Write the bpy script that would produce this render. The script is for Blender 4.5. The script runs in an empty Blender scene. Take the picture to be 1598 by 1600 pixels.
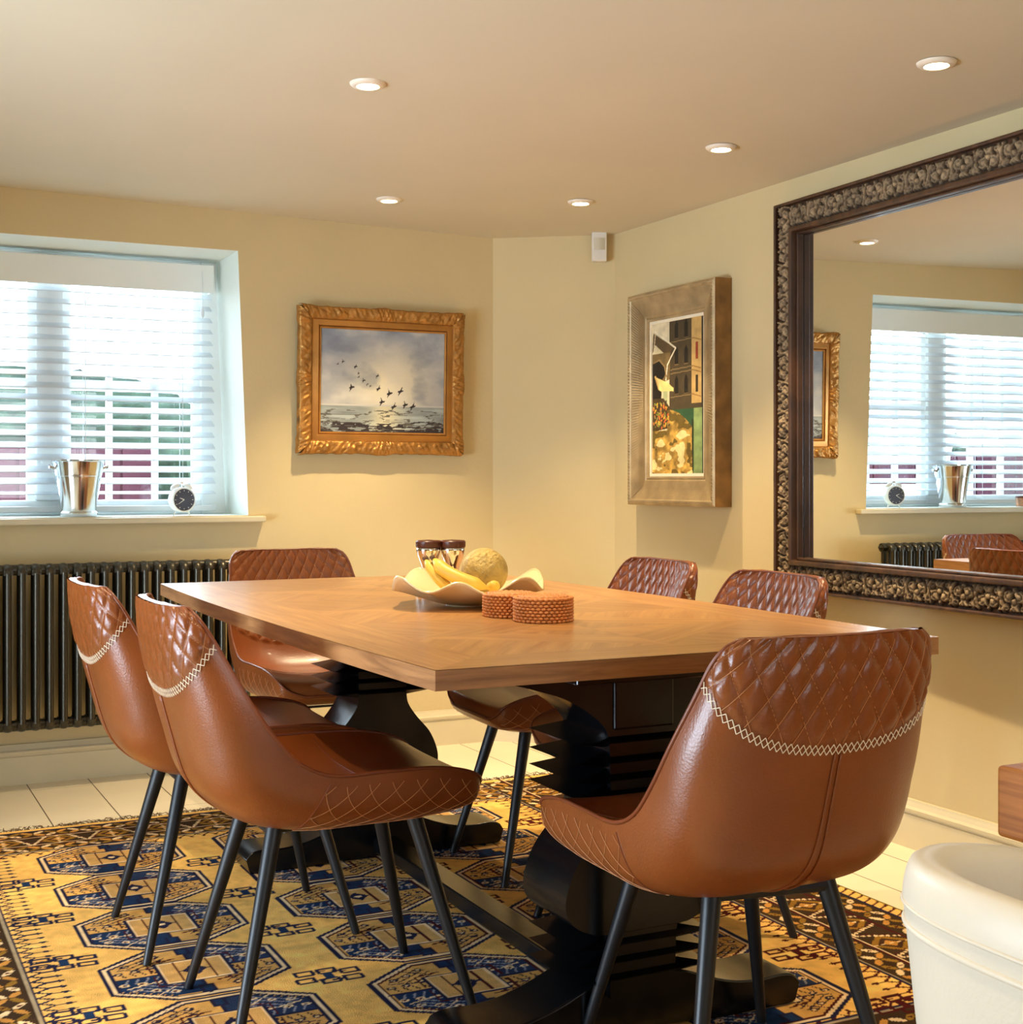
import bpy, math, random
import numpy as np
from mathutils import Vector, Matrix, noise
random.seed(7); rng = np.random.default_rng(7)
scene = bpy.context.scene
C = scene.collection
PI = math.pi

# ------------------------------------------------------------------ camera
cam = bpy.data.cameras.new('camera'); camo = bpy.data.objects.new('camera', cam); C.objects.link(camo)
camo.location = (0, 0, 1.08); camo.rotation_euler = (PI/2, 0, -0.45957)
cam.sensor_fit = 'HORIZONTAL'; cam.sensor_width = 36; cam.lens = 48.44; cam.shift_y = -0.0319
cam.clip_start = 0.02
scene.camera = camo

# ------------------------------------------------------------------ world, exposure
scene.view_settings.view_transform = 'Standard'; scene.view_settings.look = 'None'
scene.view_settings.exposure = 0.20; scene.view_settings.gamma = 1.0; scene.view_settings.use_curve_mapping = False
w = bpy.data.worlds.new('sky'); scene.world = w; w.use_nodes = True
wn = w.node_tree.nodes; wn['Background'].inputs[0].default_value = (0.70, 0.86, 1.0, 1); wn['Background'].inputs[1].default_value = 3.6
scene.cycles.max_bounces = 10; scene.cycles.diffuse_bounces = 6; scene.cycles.glossy_bounces = 5
scene.cycles.sample_clamp_indirect = 8
scene.cycles.caustics_reflective = False; scene.cycles.caustics_refractive = False

def area(name, loc, direction, sx, sy, power, col):
    l = bpy.data.lights.new(name, 'AREA'); l.shape = 'RECTANGLE'; l.size = sx; l.size_y = sy; l.energy = power; l.color = col
    o = bpy.data.objects.new(name, l); C.objects.link(o); o.location = loc
    o.rotation_euler = Vector(direction).to_track_quat('-Z', 'Y').to_euler()
    return o
# daylight at back window and side door, plus added fills (all outside the panes)
area('daylight_back_window', (0.72, 6.15, 1.75), (0, -1, -0.28), 1.5, 1.2, 105, (0.72, 0.88, 1.0))
area('back_ceiling_fill', (0.72, 6.10, 0.70), (0, -1, 0.55), 1.6, 0.8, 130, (0.62, 0.82, 1.0))  # added lamp aimed upwards to brighten the ceiling near the window
area('daylight_side_door', (-2.10, 2.6, 1.25), (1, -0.05, 0.0), 1.5, 1.7, 48, (0.62, 0.80, 1.0))
area('side_ceiling_fill', (-2.20, 2.6, 0.35), (1, 0.15, 0.75), 1.5, 0.8, 120, (0.68, 0.84, 1.0))  # added upward lamp, lifts the left part of the ceiling
area('rear_fill', (1.2, -2.50, 1.45), (0.0, 1, -0.1), 2.2, 1.2, 22, (1.0, 0.95, 0.86))  # unseen fill lamp added behind the camera

# ------------------------------------------------------------------ materials
def lin(c):
    return tuple(((v/255)/12.92 if v/255 <= 0.04045 else ((v/255+0.055)/1.055)**2.4) for v in c)
def mat(name, col, rough=0.5, metal=0.0, spec=0.5, noise_amt=0.0, nscale=8.0, bump=0.0, bscale=40.0, coat=0.0, emit=None, sss=0.0, trans=0.0, stretch=(1, 1, 1), rvar=0.0):
    m = bpy.data.materials.new(name); m.use_nodes = True; nt = m.node_tree; b = nt.nodes['Principled BSDF']
    c = lin(col) + (1,)
    b.inputs['Base Color'].default_value = c; b.inputs['Roughness'].default_value = rough; b.inputs['Metallic'].default_value = metal
    b.inputs['Specular IOR Level'].default_value = spec
    if coat: b.inputs['Coat Weight'].default_value = coat; b.inputs['Coat Roughness'].default_value = 0.12
    if trans: b.inputs['Transmission Weight'].default_value = trans
    if emit: b.inputs['Emission Color'].default_value = lin(emit[0]) + (1,); b.inputs['Emission Strength'].default_value = emit[1]
    tc = nt.nodes.new('ShaderNodeTexCoord'); mp = nt.nodes.new('ShaderNodeMapping'); mp.inputs['Scale'].default_value = stretch
    nt.links.new(tc.outputs['Object'], mp.inputs['Vector'])
    n = nt.nodes.new('ShaderNodeTexNoise'); n.inputs['Scale'].default_value = nscale; n.inputs['Detail'].default_value = 6
    nt.links.new(mp.outputs[0], n.inputs['Vector'])
    if noise_amt:
        r = nt.nodes.new('ShaderNodeValToRGB')
        lo = tuple(max(0, v*(1-noise_amt)) for v in c[:3]) + (1,); hi = tuple(min(1, v*(1+noise_amt)) for v in c[:3]) + (1,)
        r.color_ramp.elements[0].color = lo; r.color_ramp.elements[0].position = 0.3
        r.color_ramp.elements[1].color = hi; r.color_ramp.elements[1].position = 0.7
        nt.links.new(n.outputs['Fac'], r.inputs['Fac']); nt.links.new(r.outputs['Color'], b.inputs['Base Color'])
    if rvar:
        mr = nt.nodes.new('ShaderNodeMapRange'); mr.inputs['To Min'].default_value = rough-rvar; mr.inputs['To Max'].default_value = rough+rvar
        nt.links.new(n.outputs['Fac'], mr.inputs['Value']); nt.links.new(mr.outputs[0], b.inputs['Roughness'])
    if bump:
        n2 = nt.nodes.new('ShaderNodeTexNoise'); n2.inputs['Scale'].default_value = bscale; n2.inputs['Detail'].default_value = 5
        nt.links.new(mp.outputs[0], n2.inputs['Vector'])
        bp = nt.nodes.new('ShaderNodeBump'); bp.inputs['Strength'].default_value = bump; bp.inputs['Distance'].default_value = 0.01
        nt.links.new(n2.outputs['Fac'], bp.inputs['Height']); nt.links.new(bp.outputs['Normal'], b.inputs['Normal'])
    return m
def attr_mat(name, rough=0.8, spec=0.3, bump=0.0, bscale=200.0, metal=0.0, coat=0.0):
    m = mat(name, (128, 128, 128), rough, metal, spec, bump=bump, bscale=bscale, coat=coat)
    nt = m.node_tree; a = nt.nodes.new('ShaderNodeAttribute'); a.attribute_name = 'tint'
    nt.links.new(a.outputs['Color'], nt.nodes['Principled BSDF'].inputs['Base Color'])
    return m
def wood_mat(name, c1, c2, rough=0.35, scale=(2, 34, 34), use_uv=False, tinted=False, coat=0.0, bump=0.08):
    m = bpy.data.materials.new(name); m.use_nodes = True; nt = m.node_tree; b = nt.nodes['Principled BSDF']
    tc = nt.nodes.new('ShaderNodeTexCoord'); mp = nt.nodes.new('ShaderNodeMapping'); mp.inputs['Scale'].default_value = scale
    nt.links.new(tc.outputs['UV' if use_uv else 'Object'], mp.inputs['Vector'])
    n = nt.nodes.new('ShaderNodeTexNoise'); n.inputs['Scale'].default_value = 1.0; n.inputs['Detail'].default_value = 8; n.inputs['Roughness'].default_value = 0.62
    n.inputs['Distortion'].default_value = 0.6
    nt.links.new(mp.outputs[0], n.inputs['Vector'])
    r = nt.nodes.new('ShaderNodeValToRGB'); r.color_ramp.elements[0].position = 0.33; r.color_ramp.elements[1].position = 0.68
    r.color_ramp.elements[0].color = lin(c1) + (1,); r.color_ramp.elements[1].color = lin(c2) + (1,)
    nt.links.new(n.outputs['Fac'], r.inputs['Fac'])
    out = r.outputs['Color']
    if tinted:
        a = nt.nodes.new('ShaderNodeAttribute'); a.attribute_name = 'tint'
        mx = nt.nodes.new('ShaderNodeMix'); mx.data_type = 'RGBA'; mx.blend_type = 'MULTIPLY'; mx.inputs[0].default_value = 1
        nt.links.new(out, mx.inputs[6]); nt.links.new(a.outputs['Color'], mx.inputs[7]); out = mx.outputs[2]
    nt.links.new(out, b.inputs['Base Color'])
    b.inputs['Roughness'].default_value = rough
    if coat: b.inputs['Coat Weight'].default_value = coat; b.inputs['Coat Roughness'].default_value = 0.2
    bp = nt.nodes.new('ShaderNodeBump'); bp.inputs['Strength'].default_value = bump; bp.inputs['Distance'].default_value = 0.004
    nt.links.new(n.outputs['Fac'], bp.inputs['Height']); nt.links.new(bp.outputs['Normal'], b.inputs['Normal'])
    return m

M = {}
M['wall'] = mat('wall_paint_cream', (211, 192, 147), 0.85, spec=0.2, noise_amt=0.03, nscale=3, bump=0.06, bscale=60)
M['ceiling'] = mat('ceiling_paint', (213, 202, 177), 0.9, spec=0.15, noise_amt=0.02, nscale=2, bump=0.05, bscale=12)
M['reveal'] = mat('reveal_paint_white', (232, 236, 226), 0.8, spec=0.2, bump=0.03)
M['trim'] = mat('skirting_paint', (214, 202, 168), 0.45, noise_amt=0.02)
M['gloss_white'] = mat('gloss_white_paint', (238, 240, 236), 0.35)
M['slat'] = mat('blind_slat_white', (222, 228, 232), 0.4)
M['glass'] = bpy.data.materials.new('window_glass'); M['glass'].use_nodes = True
_nt = M['glass'].node_tree; _nt.nodes.clear()
_o = _nt.nodes.new('ShaderNodeOutputMaterial'); _m = _nt.nodes.new('ShaderNodeMixShader'); _t = _nt.nodes.new('ShaderNodeBsdfTransparent'); _g = _nt.nodes.new('ShaderNodeBsdfGlossy')
_g.inputs['Roughness'].default_value = 0.02; _f = _nt.nodes.new('ShaderNodeFresnel'); _f.inputs[0].default_value = 1.45
_nt.links.new(_f.outputs[0], _m.inputs[0]); _nt.links.new(_t.outputs[0], _m.inputs[1]); _nt.links.new(_g.outputs[0], _m.inputs[2]); _nt.links.new(_m.outputs[0], _o.inputs[0])
M['leather'] = mat('tan_leather', (132, 68, 27), 0.31, spec=0.5, noise_amt=0.16, nscale=5, bump=0.10, bscale=260, rvar=0.08, coat=0.12)
M['leather_pipe'] = mat('dark_tan_piping', (118, 58, 28), 0.38)
M['thread'] = mat('tan_thread', (196, 134, 84), 0.7)
M['white_thread'] = mat('cream_thread', (240, 226, 200), 0.7)
M['black_metal'] = mat('black_powder_metal', (20, 22, 26), 0.42, spec=0.5)
M['black_paint'] = mat('black_painted_wood', (8, 9, 12), 0.24, spec=0.55, bump=0.03, bscale=30)
M['oak'] = wood_mat('oak_veneer', (154, 106, 58), (188, 140, 84), 0.36, scale=(3, 42, 1), use_uv=True, tinted=True, coat=0.3, bump=0.02)
M['oak_edge'] = wood_mat('oak_edge', (128, 84, 46), (176, 124, 76), 0.42, scale=(5, 5, 60))
M['chunky'] = wood_mat('chunky_oak', (140, 78, 26), (192, 120, 52), 0.4, scale=(14, 3, 60), coat=0.1)
M['rad'] = mat('lacquered_steel', (78, 74, 64), 0.34, metal=0.75, noise_amt=0.12, nscale=6)
M['gold'] = mat('antique_gold', (176, 126, 64), 0.40, metal=0.7, noise_amt=0.28, nscale=30, bump=0.25, bscale=120)
M['goldflat'] = mat('gilt_flat', (186, 132, 66), 0.4, metal=0.6, noise_amt=0.15, nscale=14, bump=0.05)
M['champ'] = mat('champagne_frame', (176, 152, 112), 0.45, metal=0.35, noise_amt=0.2, nscale=16, bump=0.1, bscale=80)
M['champ_side'] = mat('frame_side_brown', (128, 92, 46), 0.5, metal=0.2, noise_amt=0.35, nscale=14)
M['slip'] = mat('white_slip', (240, 228, 200), 0.7)
M['carved'] = mat('weathered_carved_wood', (112, 84, 58), 0.6, noise_amt=0.35, nscale=22, bump=0.3, bscale=90)
M['darkwood'] = wood_mat('dark_wood_lip', (46, 28, 16), (92, 60, 36), 0.4, scale=(24, 4, 4))
M['mirror'] = mat('mirror_silver', (238, 240, 238), 0.0, metal=1.0)
M['paint'] = attr_mat('oil_paint', 0.5, 0.4, bump=0.12, bscale=160)
M['pile'] = attr_mat('wool_pile', 0.95, 0.05, bump=0.5, bscale=420)
M['plastic'] = mat('white_plastic', (226, 220, 208), 0.4)
M['steel'] = mat('polished_steel', (222, 224, 226), 0.12, metal=1.0)
M['chrome'] = mat('chrome', (228, 226, 222), 0.07, metal=1.0)
M['dark_lid'] = mat('dark_walnut_lid', (84, 40, 24), 0.35, noise_amt=0.2, nscale=20)
M['ceramic'] = mat('cream_glazed_ceramic', (222, 204, 156), 0.24, spec=0.6, coat=0.3)
M['melon'] = mat('netted_melon_skin', (186, 158, 88), 0.6, noise_amt=0.25, nscale=34, bump=0.9, bscale=95)
M['banana'] = mat('banana_skin', (224, 180, 70), 0.45, noise_amt=0.10, nscale=18)
M['stem'] = mat('brown_stem', (88, 58, 34), 0.7)
M['rattan'] = mat('rattan', (200, 128, 66), 0.5, noise_amt=0.16, nscale=60)
M['cream_leather'] = mat('cream_faux_leather', (222, 212, 194), 0.38, noise_amt=0.02, bump=0.05, bscale=200)
M['clock_face'] = mat('slate_clock_face', (70, 76, 92), 0.5)
M['white'] = mat('white_enamel', (240, 240, 236), 0.4)
M['lampglow'] = mat('lamp_glow', (255, 240, 210), 0.5, emit=((255, 226, 178), 26.0))
M['lampring'] = mat('white_lamp_ring', (236, 224, 204), 0.4)
M['hedge'] = mat('hedge_leaves', (70, 92, 74), 0.7, noise_amt=0.5, nscale=9, bump=1.0, bscale=14)
M['redwall'] = mat('dark_red_boards', (92, 44, 66), 0.7, noise_amt=0.15)
M['paving'] = mat('pale_paving', (200, 200, 196), 0.8, noise_amt=0.1)
M['fringe'] = mat('wool_fringe', (112, 88, 60), 0.95, noise_amt=0.4, nscale=40)
M['tin'] = mat('floral_tin', (170, 120, 84), 0.5, noise_amt=0.6, nscale=40)
# floor boards: white painted boards running along Y, 0.21 m wide
fm = mat('white_painted_boards', (236, 224, 196), 0.42, noise_amt=0.03, nscale=4); M['floor'] = fm
nt = fm.node_tree; b = nt.nodes['Principled BSDF']; tc = nt.nodes.new('ShaderNodeTexCoord'); sx = nt.nodes.new('ShaderNodeSeparateXYZ')
nt.links.new(tc.outputs['Object'], sx.inputs[0])
def mth(op, a, bval=None):
    n = nt.nodes.new('ShaderNodeMath'); n.operation = op
    if hasattr(a, 'links'): nt.links.new(a, n.inputs[0])
    else: n.inputs[0].default_value = a
    if bval is not None:
        if hasattr(bval, 'links'): nt.links.new(bval, n.inputs[1])
        else: n.inputs[1].default_value = bval
    return n.outputs[0]
u = mth('DIVIDE', mth('SUBTRACT', sx.outputs[0], 0.623-0.21*20), 0.21); fr = mth('FRACT', u)
gap = mth('MAXIMUM', mth('LESS_THAN', fr, 0.009), mth('GREATER_THAN', fr, 0.991))
row = mth('FLOOR', u); off = mth('MULTIPLY', mth('FRACT', mth('MULTIPLY', row, 0.6180)), 1.9)
fy = mth('FRACT', mth('DIVIDE', mth('ADD', sx.outputs[1], off), 1.9)); gap = mth('MAXIMUM', gap, mth('LESS_THAN', fy, 0.0012))
src = b.inputs['Base Color'].links[0].from_socket
mx = nt.nodes.new('ShaderNodeMix'); mx.data_type = 'RGBA'; nt.links.new(gap, mx.inputs[0]); nt.links.new(src, mx.inputs[6]); mx.inputs[7].default_value = lin((90, 74, 52)) + (1,)
nt.links.new(mx.outputs[2], b.inputs['Base Color'])

# ------------------------------------------------------------------ mesh helpers
class MB:
    def __init__(s): s.v = []; s.f = []; s.m = []
    def add(s, vs, fs, mi=0):
        o = len(s.v); s.v += [tuple(p) for p in vs]; s.f += [tuple(i+o for i in q) for q in fs]; s.m += [mi]*len(fs); return s
    def box(s, x0, x1, y0, y1, z0, z1, mi=0):
        vs = [(x0,y0,z0),(x1,y0,z0),(x1,y1,z0),(x0,y1,z0),(x0,y0,z1),(x1,y0,z1),(x1,y1,z1),(x0,y1,z1)]
        return s.add(vs, [(0,3,2,1),(4,5,6,7),(0,1,5,4),(1,2,6,5),(2,3,7,6),(3,0,4,7)], mi)
    def tube(s, pts, r, n=10, cap=True, mi=0):
        pts = [Vector(p) for p in pts]; k = len(pts); rs = r if hasattr(r, '__len__') else [r]*k
        vs = []; up = None
        for i, p in enumerate(pts):
            t = (pts[min(i+1, k-1)] - pts[max(i-1, 0)]).normalized()
            if up is None: up = t.orthogonal().normalized()
            up = (up - t*up.dot(t))
            up = up.normalized() if up.length > 1e-6 else t.orthogonal().normalized()
            sd = t.cross(up)
            for j in range(n):
                a = 2*PI*j/n; vs.append(p + (up*math.cos(a) + sd*math.sin(a))*rs[i])
        fs = [(i*n+j, i*n+(j+1)%n, (i+1)*n+(j+1)%n, (i+1)*n+j) for i in range(k-1) for j in range(n)]
        if cap: fs += [tuple(range(n-1, -1, -1)), tuple((k-1)*n+j for j in range(n))]
        return s.add(vs, fs, mi)
    def lathe(s, prof, n=32, c=(0,0,0), mi=0, axis='z'):
        vs = []
        for r, z in prof:
            for j in range(n):
                a = 2*PI*j/n; x, y = r*math.cos(a), r*math.sin(a)
                vs.append((c[0]+x, c[1]+y, c[2]+z) if axis == 'z' else (c[0]+x, c[1]+z, c[2]+y))
        k = len(prof)
        fs = [(i*n+j, i*n+(j+1)%n, (i+1)*n+(j+1)%n, (i+1)*n+j) for i in range(k-1) for j in range(n)]
        fs += [tuple(range(n-1, -1, -1)), tuple((k-1)*n+j for j in range(n))]
        if axis != 'z': fs = [q[::-1] for q in fs]
        return s.add(vs, fs, mi)
    def prism(s, poly, a0, a1, plane='xz', mi=0):
        n = len(poly)
        def P(p, a): return {'xz': (p[0], a, p[1]), 'xy': (p[0], p[1], a), 'yz': (a, p[0], p[1])}[plane]
        vs = [P(p, a0) for p in poly] + [P(p, a1) for p in poly]
        fs = [tuple(range(n)), tuple(range(2*n-1, n-1, -1))] + [(i, i+n, (i+1)%n+n, (i+1)%n) for i in range(n)]
        return s.add(vs, fs, mi)
    def grid(s, fn, nu, nv, mi=0, wrap=False):
        vs = [fn(i/(nu-1 if not wrap else nu), j/(nv-1)) for j in range(nv) for i in range(nu)]
        fs = []
        for j in range(nv-1):
            for i in range(nu if wrap else nu-1):
                i2 = (i+1) % nu; fs.append((j*nu+i, j*nu+i2, (j+1)*nu+i2, (j+1)*nu+i))
        return s.add(vs, fs, mi)
    def build(s, name, m, parent=None, smooth=False, bevel=0.0, seg=2, subsurf=0, recalc=True):
        me = bpy.data.meshes.new(name); me.from_pydata(s.v, [], s.f)
        mats = m if isinstance(m, (list, tuple)) else [m]
        for q in mats: me.materials.append(q)
        if len(mats) > 1: me.polygons.foreach_set('material_index', s.m)
        if recalc:
            import bmesh
            bm = bmesh.new(); bm.from_mesh(me); bmesh.ops.recalc_face_normals(bm, faces=bm.faces); bm.to_mesh(me); bm.free()
        if smooth:
            me.polygons.foreach_set('use_smooth', [True]*len(me.polygons))
            if smooth != 'all': me.set_sharp_from_angle(angle=math.radians(38))
        me.update(); o = bpy.data.objects.new(name, me); C.objects.link(o); o.parent = parent
        if bevel:
            md = o.modifiers.new('bevel', 'BEVEL'); md.width = bevel; md.segments = seg; md.limit_method = 'ANGLE'; md.angle_limit = math.radians(40)
        if subsurf:
            md = o.modifiers.new('sub', 'SUBSURF'); md.levels = subsurf; md.render_levels = subsurf
        return o
def tag(o, label=None, cat=None, group=None, kind=None):
    if label: o['label'] = label
    if cat: o['category'] = cat
    if group: o['group'] = group
    if kind: o['kind'] = kind
    return o
def thing(name, loc, rz, label, cat, group=None):
    o = bpy.data.objects.new(name, None); C.objects.link(o); o.location = loc; o.rotation_euler = (0, 0, rz); o.empty_display_size = 0.1
    return tag(o, label, cat, group)
def struct(o, label=None): return tag(o, label, kind='structure')
def copy_tree(o, parent=None):
    c = o.copy(); C.objects.link(c); c.parent = parent
    for ch in list(o.children): copy_tree(ch, c)
    return c
def catmull(keys, v):
    # keys: list of (v, a, b, ..) -> interpolated tuple
    if v <= keys[0][0]: return keys[0][1:]
    if v >= keys[-1][0]: return keys[-1][1:]
    i = 0
    while keys[i+1][0] < v: i += 1
    k0 = keys[max(i-1, 0)]; k1 = keys[i]; k2 = keys[i+1]; k3 = keys[min(i+2, len(keys)-1)]
    t = (v-k1[0])/(k2[0]-k1[0]); out = []
    for d in range(1, len(k1)):
        h = k2[0]-k1[0]
        m1 = (k2[d]-k0[d])/max(k2[0]-k0[0], 1e-6)*h; m2 = (k3[d]-k1[d])/max(k3[0]-k1[0], 1e-6)*h
        out.append((2*t**3-3*t**2+1)*k1[d] + (t**3-2*t**2+t)*m1 + (-2*t**3+3*t**2)*k2[d] + (t**3-t**2)*m2)
    return tuple(out)

class Canvas:
    """colour (or height) values laid out on a real surface of w x h metres"""
    def __init__(s, w, h, cell, col):
        s.nx = int(round(w/cell))+1; s.ny = int(round(h/cell))+1; s.w = w; s.h = h
        s.X, s.Y = np.meshgrid(np.linspace(0, w, s.nx), np.linspace(0, h, s.ny))
        s.a = np.zeros((s.ny, s.nx, 3)); s.a[:] = col
        s.dx = w/(s.nx-1); s.dy = h/(s.ny-1)
    def win(s, x0, x1, y0, y1):
        i0 = max(0, int(x0/s.dx)-1); i1 = min(s.nx, int(x1/s.dx)+3); j0 = max(0, int(y0/s.dy)-1); j1 = min(s.ny, int(y1/s.dy)+3)
        if i1 <= i0 or j1 <= j0: return None
        return (slice(j0, j1), slice(i0, i1))
    def poly(s, pts, col):
        xs = [p[0] for p in pts]; ys = [p[1] for p in pts]; sl = s.win(min(xs), max(xs), min(ys), max(ys))
        if sl is None: return
        X, Y = s.X[sl], s.Y[sl]; ins = np.zeros(X.shape, bool); n = len(pts)
        for i in range(n):
            x1, y1 = pts[i]; x2, y2 = pts[(i+1) % n]
            if y1 == y2: continue
            c = ((y1 > Y) != (y2 > Y)) & (X < (x2-x1)*(Y-y1)/(y2-y1)+x1); ins ^= c
        s.a[sl][ins] = col
    def line(s, p, q, wd, col):
        r = wd/2; sl = s.win(min(p[0], q[0])-r, max(p[0], q[0])+r, min(p[1], q[1])-r, max(p[1], q[1])+r)
        if sl is None: return
        X, Y = s.X[sl], s.Y[sl]; dx, dy = q[0]-p[0], q[1]-p[1]; L = dx*dx+dy*dy+1e-12
        t = np.clip(((X-p[0])*dx+(Y-p[1])*dy)/L, 0, 1); d2 = (X-p[0]-t*dx)**2+(Y-p[1]-t*dy)**2
        s.a[sl][d2 <= r*r] = col
    def path(s, pts, wd, col, closed=False):
        for i in range(len(pts)-(0 if closed else 1)): s.line(pts[i], pts[(i+1) % len(pts)], wd, col)
    def ell(s, c, rx, ry, col, ang=0.0):
        R = max(rx, ry); sl = s.win(c[0]-R, c[0]+R, c[1]-R, c[1]+R)
        if sl is None: return
        X, Y = s.X[sl]-c[0], s.Y[sl]-c[1]; ca, sa = math.cos(ang), math.sin(ang)
        s.a[sl][((X*ca+Y*sa)/rx)**2+((-X*sa+Y*ca)/ry)**2 <= 1] = col
def vnoise(nx, ny, cells, seed=0, octs=4):
    r = np.random.default_rng(seed); out = np.zeros((ny, nx)); amp = 1; tot = 0
    for o in range(octs):
        cx, cy = int(cells[0]*2**o)+2, int(cells[1]*2**o)+2; g = r.random((cy, cx))
        xs = np.linspace(0, cx-1.001, nx); ys = np.linspace(0, cy-1.001, ny); xi = xs.astype(int); yi = ys.astype(int)
        fx = (xs-xi); fx = fx*fx*(3-2*fx); fy = (ys-yi); fy = (fy*fy*(3-2*fy))[:, None]
        a = g[np.ix_(yi, xi)]*(1-fx)+g[np.ix_(yi, xi+1)]*fx; bb = g[np.ix_(yi+1, xi)]*(1-fx)+g[np.ix_(yi+1, xi+1)]*fx
        out += amp*(a*(1-fy)+bb*fy); tot += amp; amp *= 0.5
    return out/tot
def np_grid(name, co, cols, m, parent=None, smooth=False, extra=None):
    """co: (ny,nx,3) positions; cols: (ny,nx,3) sRGB 0-255 or None; extra: (verts, faces) appended"""
    ny, nx = co.shape[:2]; V = co.reshape(-1, 3)
    idx = np.arange(nx*ny).reshape(ny, nx)
    F = np.stack([idx[:-1, :-1], idx[:-1, 1:], idx[1:, 1:], idx[1:, :-1]], -1).reshape(-1, 4)
    ev = np.zeros((0, 3)); ef = np.zeros((0, 4), int)
    if extra: ev = np.array(extra[0], float); ef = np.array(extra[1], int)+len(V)
    V = np.vstack([V, ev]); F = np.vstack([F, ef])
    me = bpy.data.meshes.new(name); me.vertices.add(len(V)); me.vertices.foreach_set('co', V.ravel())
    me.loops.add(F.size); me.loops.foreach_set('vertex_index', F.ravel().astype(np.int32))
    me.polygons.add(len(F)); me.polygons.foreach_set('loop_start', np.arange(0, F.size, 4, dtype=np.int32))
    me.update(calc_edges=True); me.validate()
    if cols is not None:
        c = cols.reshape(-1, 3)/255.0; c = np.where(c <= 0.04045, c/12.92, ((np.clip(c, 0, 1)+0.055)/1.055)**2.4)
        if len(ev): c = np.vstack([c, np.tile(c.mean(0)*0.6, (len(ev), 1))])
        at = me.attributes.new('tint', 'FLOAT_COLOR', 'POINT'); at.data.foreach_set('color', np.hstack([c, np.ones((len(c), 1))]).ravel())
    if smooth: me.polygons.foreach_set('use_smooth', [True]*len(me.polygons))
    me.materials.append(m); o = bpy.data.objects.new(name, me); C.objects.link(o); o.parent = parent
    return o

# ================================================================== THE ROOM
XW, YW, XL, YB = 2.85, 5.15, -1.90, -2.20
ZC = lambda x: 2.125-0.019*x
T = 0.40
W1 = (0.03, 1.41, 0.943, 1.949)             # back window opening
struct(MB().box(XL-.1, XW+.1, YB-.1, YW+T, -0.08, 0).build('floor', M['floor']))
mb = MB(); vs = [(XL-.2, YB-.2, ZC(XL)), (XW+.1, YB-.2, ZC(XW)), (XW+.1, YW+T, ZC(XW)), (XL-.2, YW+T, ZC(XL))]
mb.add(vs+[(x, y, z+.12) for x, y, z in vs], [(0,1,2,3),(7,6,5,4),(0,4,5,1),(1,5,6,2),(2,6,7,3),(3,7,4,0)])
struct(mb.build('ceiling', M['ceiling']))
# back wall with a slightly out-of-plumb window opening, reveal 0.4 deep
def wall_back():
    mb = MB(); zt = 2.3
    ol = [(XL, 0), (XW, 0), (XW, zt), (XL, zt)]; hole = [(W1[0], W1[2]), (1.429, W1[2]), (1.389, W1[3]), (W1[0], W1[3])]
    for y in (YW, YW+T):
        vs = [(x, y, z) for x, z in ol] + [(x, y, z) for x, z in hole]
        fs = [(0,1,5,4),(1,2,6,5),(2,3,7,6),(3,0,4,7)]
        mb.add(vs, fs if y == YW else [q[::-1] for q in fs], 0)
    mb.add([(x, y, z) for y in (YW, YW+T) for x, z in hole], [(0,1,5,4),(1,2,6,5),(2,3,7,6),(3,0,4,7)], 1)
    mb.add([(x, y, z) for y in (YW, YW+T) for x, z in ol], [(0,1,5,4),(1,2,6,5),(2,3,7,6),(3,0,4,7)], 0)
    return mb.build('wall_back', [M['wall'], M['reveal']], recalc=False)
struct(wall_back())
struct(MB().box(XW, XW+.15, YB, YW, 0, 2.3).build('wall_right', M['wall']))
# boxed corner that cuts the corner of the room at an angle
struct(MB().prism([(2.451, YW+.01), (XW+.01, 4.805), (XW+.01, YW+.01)], 0, 2.3, 'xy').build('wall_corner', M['wall']))
# left wall with a glazed garden door, and rear wall with a window added for the fill lamp (both behind / beside the camera)
mb = MB(); y0, y1, z1 = 1.8, 3.4, 2.0
mb.box(XL-.15, XL, YB, y0, 0, 2.3).box(XL-.15, XL, y1, YW, 0, 2.3).box(XL-.15, XL, y0, y1, z1, 2.3)
struct(mb.build('wall_left', M['wall']))
mb = MB(); x0, x1, z0, z1b = 0.1, 2.3, 0.85, 2.0
mb.box(XL, x0, YB-.15, YB, 0, 2.3).box(x1, XW, YB-.15, YB, 0, 2.3).box(x0, x1, YB-.15, YB, 0, z0).box(x0, x1, YB-.15, YB, z1b, 2.3)
struct(mb.build('wall_rear', M['wall']))
# door, and the unseen rear window added for the fill
d = bpy.data.objects.new('door_1', None); C.objects.link(d); struct(d)
mb = MB().box(XL-.10, XL-.04, y0, y0+.08, 0, 2.0).box(XL-.10, XL-.04, y1-.08, y1, 0, 2.0).box(XL-.10, XL-.04, y0+.08, y1-.08, 1.92, 2.0).box(XL-.10, XL-.04, y0+.08, y1-.08, 0, .12).box(XL-.10, XL-.04, 2.55, 2.65, .12, 1.92)
mb.build('door_frame', M['gloss_white'], d); MB().box(XL-.075, XL-.069, y0+.08, y1-.08, .12, 1.92).build('pane', M['glass'], d)
d = bpy.data.objects.new('rear_fill_window', None); C.objects.link(d); struct(d)
mb = MB().box(x0, x0+.06, YB-.1, YB-.05, z0, z1b).box(x1-.06, x1, YB-.1, YB-.05, z0, z1b).box(x0+.06, x1-.06, YB-.1, YB-.05, z0, z0+.06).box(x0+.06, x1-.06, YB-.1, YB-.05, z1b-.06, z1b).box(1.17, 1.23, YB-.1, YB-.05, z0+.06, z1b-.06)
mb.build('window_frame', M['gloss_white'], d); MB().box(x0+.06, x1-.06, YB-.078, YB-.072, z0+.06, z1b-.06).build('pane', M['glass'], d)

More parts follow.
